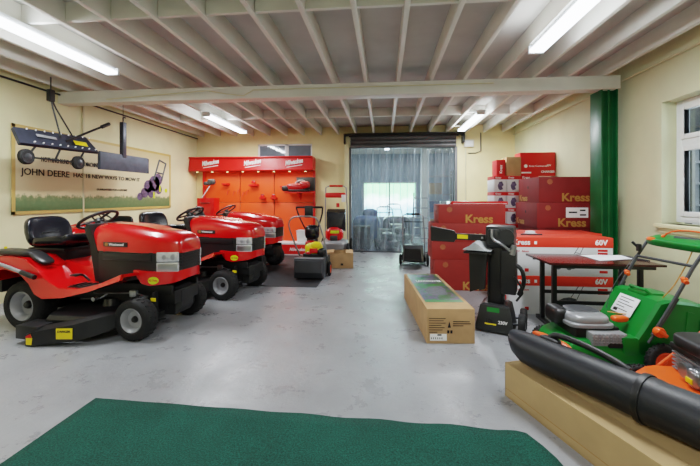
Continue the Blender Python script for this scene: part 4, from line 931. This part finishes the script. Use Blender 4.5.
for y in (-.295, .29):
    b = MB(); b.tube([(.20, y, .33), (.36, y, .60), (.50, y, .86), (.59, y, 1.0)], .0135, 8); b.tube([(.17, y, .27), (.31, y, .48), (.39, y, .62)], .010, 8); obj('handle_bar', b, 'darkgrey', V)
b = MB(); b.tube([(.505, -.295, .87), (.50, .29, .86)], .012, 8); obj('cross_bar', b, 'darkgrey', V)
b = MB(); b.lathe([(.001, -.025), (.034, -.025), (.040, -.01), (.036, .02), (.001, .025)], (.22, -.335, .37), 'Y', 18); b.box((.22, -.37, .37), (.08, .02, .03), .008, rot=(0, .6, 0)); obj('height_knob', b, 'orange', V)
b = MB(); b.sell((.07, -.12, .40), (.13, .07, .05), 3); obj('orange_cap', b, 'orange', V)
for y, x, z in ((.29, .41, .70), (-.295, .44, .76)):
    b = MB(); b.sell((x, y, z), (.038, .042, .05), 3); b.cone((x - .01, y - .032, z - .01), (x + .01, y + .032, z + .01), .016, n=12); obj('bar_clamp', b, 'orange', V)
b = MB(); b.sell((.62, -.04, 1.02), (.15, .66, .075), 5, n=32, rot=(0, rad(-18), 0)); gc = obj('handle_cover', b, 'green', V)
b = MB(); b.sell((.555, .20, 1.03), (.015, .10, .03), 4, n=16, k=8, rot=(0, rad(20), 0)); obj('orange_badge', b, 'orange', gc)
b = MB(); b.tube([(.60, .12, 1.05), (.61, .08, 1.10), (.64, -.05, 1.13), (.66, -.25, 1.12), (.68, -.36, 1.05)], .007, 8, smooth=1); b.sell((.60, .12, 1.06), (.03, .03, .03), 2, n=12, k=8); obj('bail_lever', b, 'orange', V)
b = MB(); b.tube([(.62, .02, 1.06), (.66, -.3, 1.06)], .014, 8); obj('grip_bar', b, 'darkgrey', V)
b = MB(); b.box((.50, .27, .94), (.03, .04, .07), .008); b.cone((.49, .28, .95), (.46, .30, .99), .012, n=8); obj('switch', b, 'black', V)
b = MB(); b.tube([(.60, -.18, .99), (.52, -.2, .84), (.40, -.19, .62), (.22, -.1, .42), (.05, .0, .42)], .005, 6, smooth=2); obj('control_cable', b, 'gold', V)
b = MB(); b.tube([(.10, .10, .42), (.22, .2, .60), (.42, .27, .80), (.56, .27, .98)], .003, 6, smooth=2); obj('starter_cord', b, 'darkgrey', V)

# ------------------------------------------------------------------ orange tiller/mower in the front right
V = thing('orange_mower', 'orange mower with black engine at the right edge, in front of the green mower', 'lawn mower', (2.10, 2.45, -.0), rad(-4))
b = MB(); secs = []
for z, k in ((.08, 1.0), (.18, 1.0), (.215, .96), (.24, .84)): secs.append([(x * k, y * k, z) for x, y in ((-.46, -.06), (-.44, .14), (-.30, .26), (.40, .26), (.42, -.26), (-.16, -.26), (-.36, -.18))])
b.loft(secs); obj('mower_deck', b, 'orange', V, sharp=22)
b = MB(); b.b2(-.14, .24, -.16, .18, .22, .42, .02)
for k in range(6): b.b2(-.16, .25, -.18, .19, .25 + .026 * k, .26 + .026 * k, .002)
eng = obj('engine_block', b, 'grey_rim', V)
b = MB(); b.sell((.04, 0, .455), (.46, .40, .10), 5, n=32); b.b2(-.18, .26, -.19, .19, .38, .43, .02); obj('engine_cowl', b, 'black', V)
b = MB(); b.sell((.08, 0, .51), (.22, .20, .03), 3); obj('fuel_cap', b, 'darkgrey', V)
b = MB(); b.cone((-.18, .0, .31), (-.22, .0, .31), .045, n=18); b.sell((-.20, -.09, .30), (.08, .10, .12), 3); obj('carburettor', b, 'steel', V)
b = MB(); b.b2(-.245, -.238, -.11, -.06, .27, .30, .002); obj('yellow_label', b, 'yellow', V)
b = MB(); b.tube([(-.17, -.17, .42), (-.19, -.14, .33), (-.12, -.22, .25), (.0, -.22, .24)], .011, 8, smooth=1); obj('fuel_hose', b, 'black', V)
for x, y in ((-.34, -.24), (-.30, .30), (.32, -.30), (.32, .30)): wheel(V, x, y, .10, .05, -1 if y < 0 else 1, 'tyre', 'black', 'orange')
for y in (-.23, .24): b = MB(); b.tube([(-.22, y + .0, .22), (.16, y + .02, .56), (.55, y + .02, .92)], .011, 8); obj('handle_bar', b, 'orange', V)
b = MB(); b.tube([(.55, -.21, .92), (.55, .26, .92)], .013, 8); obj('handle_grip', b, 'black', V)
b = MB(); b.box((-.2, -.232, .20), (.10, .02, .035), .003, rot=(0, 0, .35)); obj('orange_mark', b, 'yellow', V)

# ------------------------------------------------------------------ long box and blower in the foreground
ang = -70
V = thing('long_cardboard_carton', 'long pale brown cardboard carton in the right foreground under the black blower tube', 'box', (.855, 2.65, 0), rad(ang))
b = MB(); L_, w_ = 1.9, .30
b.b2(0, L_, 0, .012, 0, .235, .003); b.b2(0, L_, w_ - .012, w_, 0, .235, .003); b.b2(0, .012, 0, w_, 0, .235, .003); b.b2(L_ - .012, L_, 0, w_, 0, .235, .003); b.b2(0, L_, 0, w_, 0, .012)
obj('carton_walls', b, 'kraft2', V)
b = MB(); b.loft([[(x, .012, z1), (x, w_ * .5, z2), (x, w_ * .5, z2 - .004), (x, .012, z1 - .004)] for x, z1, z2 in ((.0, .232, .233), (.4, .232, .222), (.9, .232, .218), (1.4, .232, .222), (L_, .232, .23))]); obj('top_flap', b, 'kraft2', V)
b = MB(); b.loft([[(x, w_ - .012, z1), (x, w_ * .51, z2), (x, w_ * .51, z2 - .004), (x, w_ - .012, z1 - .004)] for x, z1, z2 in ((.0, .232, .233), (.4, .232, .222), (.9, .232, .216), (1.4, .232, .222), (L_, .232, .23))]); obj('top_flap', b, 'kraft2', V)
b = MB(); b.b2(.01, L_ - .01, -.0015, .001, .055, .058); obj('crease', b, 'tape', V)
c0 = Vector((.975, 2.62, .352)); c1 = Vector((1.355, 2.0, .357)); dr_ = (c1 - c0).normalized(); ang2 = math.atan2(dr_.y, dr_.x); LL = (c1 - c0).length
V = thing('leaf_blower_vacuum', 'long black leaf blower tube with a moulded handle lying on the cardboard carton', 'leaf blower', (c0.x, c0.y, c0.z + .006), ang2)
def rings(mb, data, n=32, cut=None):
    secs = []
    for x, rx, rz, dz in data: secs.append([(x, rx * math.cos(2 * PI * i / n), dz + rz * math.sin(2 * PI * i / n)) for i in range(n)])
    mb.loft(secs, cap=False); return secs
b = MB()
n = 32; secs = []
for x, rx, rz, dz, sl in ((-.065, .076, .068, .025, .03), (-.04, .094, .086, .014, .02), (0.02, .106, .103, .003, .005), (.12, .110, .109, 0, 0), (.3, .108, .108, 0, 0), (.55, .108, .108, 0, 0), (LL, .112, .112, 0, 0)):
    secs.append([(x - sl * math.sin(2 * PI * i / n), rx * math.cos(2 * PI * i / n), dz + rz * math.sin(2 * PI * i / n)) for i in range(n)])
b.loft(secs, cap=False)
inner = [[(x + .004, .95 * y, z * .95 + .0) for x, y, z in s] for s in secs[:5]][::-1]
b.loft(inner, cap=False); 
nz = obj('nozzle_tube', b, 'tube_black', V, sharp=60)
b = MB(); rings(b, [(LL - .01, .112, .112, 0), (LL - .01, .119, .119, 0), (LL + .05, .120, .120, 0), (LL + .07, .116, .116, 0), (LL + .95, .120, .120, 0), (LL + .95, .09, .09, 0)]); obj('rear_tube', b, 'tube_black', V, sharp=40)
b = MB(); rings(b, [(LL - .02, .108, .108, 0), (LL - .02, .126, .126, 0), (LL - .005, .129, .129, 0), (LL + .012, .126, .126, 0), (LL + .012, .108, .108, 0)]); obj('joint_collar', b, 'black', V, sharp=40)
b = MB(); b.tube([(.15, .045, .095), (.18, .05, .135), (.24, .05, .15), (.42, .055, .14), (.58, .05, .11), (.62, .048, .09)], [.022, .021, .019, .018, .019, .022], 10, smooth=1); b.sell((.17, .035, .104), (.14, .07, .04), 3); obj('carry_handle', b, 'black', V)
b = MB(); b.sell((.14, .10, .07), (.26, .06, .06), 3, rot=(0, rad(5), 0)); b.sell((.08, .08, .095), (.14, .05, .03), 3); obj('orange_housing', b, 'orange', V)
b = MB(); b.quad([(LL + .50, .0, .122), (LL + .62, -.0, .122), (LL + .62, -.05, .113), (LL + .50, -.05, .113)]); obj('orange_mark', b, 'orange', V)

# ------------------------------------------------------------------ carpet and mat on the floor
b = MB(); nx, ny = 40, 14; vs = []; fs = []
for j in range(ny + 1):
    for i in range(nx + 1):
        u, v = i / nx, j / ny
        xr = .93 + .0 * v; x = -2.0 + u * (xr + 2.0); y = .9 + v * (2.33 - .9)
        y -= .09 * u * v
        if u > .9 and v > .75: x -= .10 * ((v - .75) / .25) ** 2 * ((u - .9) / .1); y -= .05 * ((u - .9) / .1) ** 2 * v
        y += .012 * math.sin(u * 40) * (1 if j == ny else 0) * u
        z = .008 + .005 * math.sin(7 * x) * math.cos(5 * y) * u + (.015 * max(0, (u - .93) / .07) * v)
        vs.append((x, y, z))
for j in range(ny):
    for i in range(nx): a = j * (nx + 1) + i; fs.append((a, a + 1, a + nx + 2, a + nx + 1))
b.raw(vs, fs); o = obj('carpet_strip', b, 'carpet', label='dark green carpet strip on the floor in the foreground', cat='carpet')
sm = o.modifiers.new('thickness', 'SOLIDIFY'); sm.thickness = .008
b = MB(); b.b2(-2.75, -1.05, 5.55, 8.6, .0, .006, .002); obj('floor_mat', b, 'mat_dark', label='charcoal grey mat on the floor before the display wall', cat='mat')

# ------------------------------------------------------------------ push mowers
def push_mower(name, label, deck, cowl, bag, loc, rz, handle_top=(-.95, 1.0), bar='darkgrey', grip='black', rim='grey_rim', sc=1, tilt=0):
    V = thing(name, label, 'lawn mower', loc, rad(rz)); V.scale = (sc, sc, sc)
    if tilt: V.rotation_euler = (0, rad(tilt), rad(rz))
    b = MB(); secs = []
    for z, k in ((.07, 1.0), (.17, 1.0), (.20, .93), (.22, .72)): secs.append([(.02 + .31 * k * math.copysign(abs(math.cos(a)) ** .6, math.cos(a)), .25 * k * math.copysign(abs(math.sin(a)) ** .6, math.sin(a)), z) for a in [2 * PI * i / 24 for i in range(24)]])
    b.loft(secs); obj('mower_deck', b, deck, V, sharp=30)
    b = MB(); b.lathe([(.001, .22), (.13, .22), (.14, .27), (.14, .30), (.001, .31)], (.03, 0, 0), 'Z', 22); b.b2(.12, .24, -.07, .07, .22, .32, .02); obj('engine_block', b, 'dark_steel', V)
    b = MB(); b.sell((.03, 0, .345), (.32, .30, .12), 3.2); obj('engine_cowl', b, cowl, V)
    b = MB(); b.sell((.05, 0, .405), (.13, .13, .03), 3, n=16, k=8); obj('recoil_cover', b, 'black', V)
    for x, y, r in ((.27, -.27, .09), (.27, .27, .09), (-.27, -.28, .11), (-.27, .28, .11)): wheel(V, x, y, r, .05, -1 if y < 0 else 1, 'tyre', rim, 'black')
    if bag:
        b = MB(); b.loft([[(x, -w, z0), (x, -w * .9, z1), (x, w * .9, z1), (x, w, z0)] for x, w, z0, z1 in ((-.24, .17, .14, .36), (-.34, .20, .13, .44), (-.60, .21, .12, .46), (-.72, .17, .18, .40))]); obj('grass_bag', b, bag, V, sharp=30)
    hx, hz = handle_top
    b = MB(); b.tube([(-.20, -.22, .16), ((hx - .2) / 2, -.22, (hz + .16) / 2), (hx, -.20, hz), (hx - .03, -.14, hz + .03), (hx - .03, .14, hz + .03), (hx, .20, hz), ((hx - .2) / 2, .22, (hz + .16) / 2), (-.20, .22, .16)], .0125, 8); obj('handle_bar', b, bar, V)
    b = MB(); b.tube([(hx - .03, -.13, hz + .032), (hx - .03, .13, hz + .032)], .02, 10); b.tube([((hx * .85 - .03), -.21, hz * .88), ((hx * .85 - .03), .21, hz * .88)], .009, 8); obj('handle_grip', b, grip, V)
    return V
push_mower('push_mower', 'small black push mower standing before the plastic strip curtain', 'black', 'black', 'black', (.66, 7.85, 0), 82, (-.62, 1.05), bar='grey_rim')
# red mower stood up on its crate, handle straight up
b = MB(); b.b2(-.36, .36, -.30, .30, 0, .03, .004); b.b2(-.36, .36, -.30, .30, .17, .20, .004)
for x in (-.32, 0, .32): b.b2(x - .04, x + .04, -.29, .29, .03, .17, .004)
obj('wooden_pallet', b, 'kraft', None, (-1.10, 8.15, 0), label='low wooden pallet under the parked red mower beside the doorway', cat='pallet')
V = push_mower('red_push_mower', 'red push mower with black bag and upright red-grip handle parked beside the doorway', 'grey_rim', 'red', None, (-1.10, 8.10, .20), -90, (-.10, 1.22), bar='grey_rim', grip='stand_red', sc=1.18)
b = MB(); b.loft([[(x, -w, z0), (x, -w, z1), (x, w, z1), (x, w, z0)] for x, w, z0, z1 in ((-.02, .13, .44, .50), (-.06, .18, .40, .74), (-.20, .18, .36, .80), (-.28, .13, .40, .76))]); obj('grass_bag', b, 'vinyl', V, sharp=30)
b = MB(); b.b2(-.075, .0, -.20, .20, 1.02, 1.12, .03); obj('red_handle_panel', b, 'stand_red', V)
b = MB(); b.b2(.002, .01, .12, .20, .94, 1.08, .003); tg = obj('hang_tag', b, 'white_print', V)
b = MB(); b.b2(-.01, .01, .02, .08, .84, .92, .003); obj('red_tag', b, 'red_print', V)
b = MB(); b.sell((.10, 0, .33), (.26, .34, .24), 3); b.sell((.16, 0, .40), (.14, .22, .14), 3); obj('engine_cover', b, 'red', V)
b = MB(); b.b2(.21, .232, -.06, .10, .36, .41, .003); obj('yellow_label', b, 'lime', V)
# cylinder mower with black grass box
V = thing('cylinder_mower', 'cylinder mower with yellow engine, silver loop handle and grey-black grass box', 'lawn mower', (-1.27, 6.25, 0), 0); V.scale = (.88, .9, 1)
b = MB(); b.loft([[(-w, y, z0), (-w, y, z1), (w, y, z1), (w, y, z0)] for w, y, z0, z1 in ((.26, -.32, .14, .34), (.29, -.26, .04, .37), (.29, .02, .04, .36), (.27, .06, .10, .34))]); gb_ = obj('grass_box', b, 'darkgrey', V, sharp=25)
b = MB(); b.tube([(-.28, -.27, .375), (.28, -.27, .375)], .012, 8); obj('box_rim', b, 'grey_rim', gb_)
b = MB(); b.cone((-.26, .16, .11), (.26, .16, .11), .10, n=24); b.cone((-.26, .42, .10), (.26, .42, .10), .095, n=24); b.b2(-.30, -.27, .0, .5, .05, .34, .02); b.b2(.27, .30, .0, .5, .05, .34, .02); b.b2(-.28, .28, .12, .5, .28, .34, .01); obj('cutting_cylinder', b, 'chassis', V)
for s in (-1, 1):
    wheel(V, s * .335, .20, .125, .05, s, 'tyre', 'orange', 'black').rotation_euler = (0, 0, rad(-90))
b = MB(); b.sell((.0, .24, .48), (.36, .28, .20), 3.2); b.sell((.06, .18, .55), (.22, .2, .12), 3); obj('engine_cowl', b, 'yellow', V)
b = MB(); b.b2(-.06, .1, .08, .12, .42, .50, .006); b.sell((-.08, .2, .40), (.14, .2, .14), 3); obj('engine_red_part', b, 'red', V)
b = MB(); b.sell((.16, .2, .42), (.16, .24, .16), 3); b.b2(-.2, .22, .1, .4, .33, .40, .01); obj('engine_block', b, 'chassis', V)
b = MB(); b.tube([(-.28, .25, .30), (-.40, .15, .62), (-.48, .02, .90), (-.44, -.02, 1.02), (-.30, -.05, 1.08), (.06, -.05, 1.08), (.14, 0, 1.0), (.24, .15, .62), (.28, .25, .30)], .0155, 10, smooth=1); obj('loop_handle', b, 'steel', V)
# black wheeled trimmer with a triangular handle
V = thing('wheeled_trimmer', 'black wheeled machine with a wide triangular handle before the display wall', 'garden machine', (-1.44, 6.97, 0))
b = MB(); b.tube([(-.26, -.1, 1.22), (.26, -.1, 1.22)], .02, 10); b.tube([(-.26, -.1, 1.22), (-.22, -.05, 1.05), (-.06, .1, .66), (-.04, .15, .4)], .016, 8, smooth=1); b.tube([(.26, -.1, 1.22), (.24, -.05, 1.05), (.08, .1, .66), (.06, .15, .4)], .016, 8, smooth=1); obj('handle_frame', b, 'black', V)
b = MB(); b.b2(-.09, .07, -.14, -.06, 1.02, 1.25, .02); obj('control_box', b, 'black', V)
b = MB(); b.sell((.02, .08, .72), (.28, .24, .30), 3); b.b2(-.08, .12, .0, .2, .16, .60, .03); obj('motor_housing', b, 'vinyl', V)
b = MB(); b.sell((0, .05, .12), (.46, .40, .18), 3.4); b.sell((0, .0, .5), (.2, .2, .14), 3); obj('lower_housing', b, 'red_dark', V)
for s in (-1, 1): wheel(V, s * .24, .15, .12, .05, s, 'tyre', 'grey_rim', 'black').rotation_euler = (0, 0, rad(-90))
# bucket
V = thing('plastic_bucket', 'pale plastic tub on the foot of the display wall behind the cylinder mower', 'tub', (-2.06, YB - .34, .281)); V.scale = (1, 1, .36)
b = MB(); b.loft([[(x * k, y * k, z) for x, y in ((-.13, -.12), (.13, -.12), (.14, .12), (-.14, .12))] for k, z in ((.85, 0), (.95, .5), (1.0, .80), (1.06, .80), (1.06, .83), (.96, .83), (.9, .3))]); obj('tub_body', b, 'whitecard', V, sharp=25)
b = MB(); b.tube([(-.14, 0, .80), (-.1, 0, .88), (.1, 0, .88), (.14, 0, .80)], .006, 6, smooth=1); obj('tub_handle', b, 'steel', V)
# open cardboard box on the floor
V = thing('open_cardboard_box', 'open brown cardboard box on the floor beside the cylinder mower', 'box', (-.90, 7.32, 0), rad(6))
b = MB(); w, d, h, q = .27, .22, .30, .008
b.b2(-w, w, -d, -d + q, 0, h); b.b2(-w, w, d - q, d, 0, h); b.b2(-w, -w + q, -d, d, 0, h); b.b2(w - q, w, -d, d, 0, h); b.b2(-w, w, -d, d, 0, q); obj('box_walls', b, 'kraft', V, smooth=False)
for sgn in (-1, 1):
    b = MB(); b.quad([(sgn * w, -d, h), (sgn * w, d, h), (sgn * (w - .15), d, h + .015), (sgn * (w - .15), -d, h + .015)]); fl = obj('flap', b, 'kraft', V, smooth=False); md = fl.modifiers.new('thickness', 'SOLIDIFY'); md.thickness = .005
b = MB(); b.b2(.02, .07, -d - .002, -d, .06, .10); obj('dark_mark', b, 'black_print', V)

# ------------------------------------------------------------------ back room contents, seen through the strips
def shelf_unit(x, y, label):
    V = thing('storage_rack', label, 'rack', (x, y, 0))
    for sx in (-.5, .5):
        for sy in (-.2, .2): b = MB(); b.b2(sx - .02, sx + .02, sy - .02, sy + .02, 0, 2.3); obj('upright', b, 'dark_steel', V)
    for z in (.3, .9, 1.5, 2.1): b = MB(); b.b2(-.5, .5, -.22, .22, z, z + .03); obj('shelf', b, 'grey_rim', V)
    return V
bp_ = mat('blue_tarpaulin', (70, 96, 140), .6, var=.25, scale=6)
rk = shelf_unit(1.75, 12.2, 'grey metal storage rack behind the right end of the strip curtain')
for (x, z, w, m) in ((1.5, .34, .3, 'kraft'), (1.95, .34, .3, 'darkgrey'), (1.6, .94, .4, bp_), (2.0, .94, .25, 'whitecard'), (1.7, 1.54, .4, 'kraft')):
    b = MB(); b.b2(-w / 2, w / 2, -.15, .15, 0, .36, .01); o = obj('storage_box', b, m, None, (x, 12.2, z - .01), label='storage box on the grey rack behind the strip curtain', cat='box', group='boxes on the rack behind the curtain')
    b = MB(); b.b2(-w / 2 - .005, w / 2 + .005, -.155, .155, .33, .365, .006); obj('lid', b, m, o)
push_mower('stored_mower', 'dark mower behind the strip curtain, left of the small black one', 'darkgrey', 'darkgrey', 'darkgrey', (.52, 11.75, 0), -80, (-.9, 1.0), bar='grey_rim', sc=1.15)
V = thing('covered_machine', 'large machine under a blue-grey cover left of the bright window behind the curtain', 'machine', (-.55, 11.6, 0))
b = MB(); b.sell((0, 0, .42), (.9, 1.0, .84), 4); b.sell((.1, .2, .85), (.5, .5, .4), 3); obj('cover', b, bp_, V)
V = thing('step_ladder', 'pale aluminium step ladder behind the right part of the strip curtain', 'ladder', (1.05, 10.3, 0))
for s in (-.2, .2):
    b = MB(); b.tube([(s * 1.2, -.2, 0), (s, .1, 1.55)], .018, 6); obj('front_rail', b, 'grey_rim', V)
    b = MB(); b.tube([(s * 1.2, .45, 0), (s, .12, 1.5)], .015, 6); obj('rear_rail', b, 'grey_rim', V)
for k in range(5): b = MB(); b.box((0, -.13 + .055 * k, .28 + .28 * k), (.42, .09, .03), .004); obj('step', b, 'grey_rim', V)
V = thing('storage_drum', 'dark drum standing at the left end behind the strip curtain', 'drum', (-.62, 10.0, 0))
b = MB(); b.lathe([(.001, 0), (.24, 0), (.25, .02), (.24, .28), (.25, .30), (.24, .32), (.24, .60), (.25, .62), (.20, .63), (.001, .62)], (0, 0, 0), 'Z', 24); obj('drum_body', b, 'mat_dark', V)
b = MB(); b.cone((.1, 0, .62), (.1, 0, .65), .03, n=10); obj('bung', b, 'grey_rim', V)
push_mower('stored_mower', 'dark mower with pale handle directly behind the middle of the strip curtain', 'darkgrey', 'bluegrey', 'mat_dark', (.10, 10.02, 0), -84, (-.75, 1.0), bar='grey_rim', sc=1.1)
V = thing('covered_machine', 'low dark covered machine below the bright window behind the curtain', 'machine', (.45, 13.1, 0))
b = MB(); b.sell((0, 0, .38), (1.0, .7, .76), 4); obj('cover', b, 'bluegrey', V)
b = MB(); b.b2(1.18, 1.42, 11.6, 11.8, 0, 3.3); struct('trim_12', b, 'white_paint')
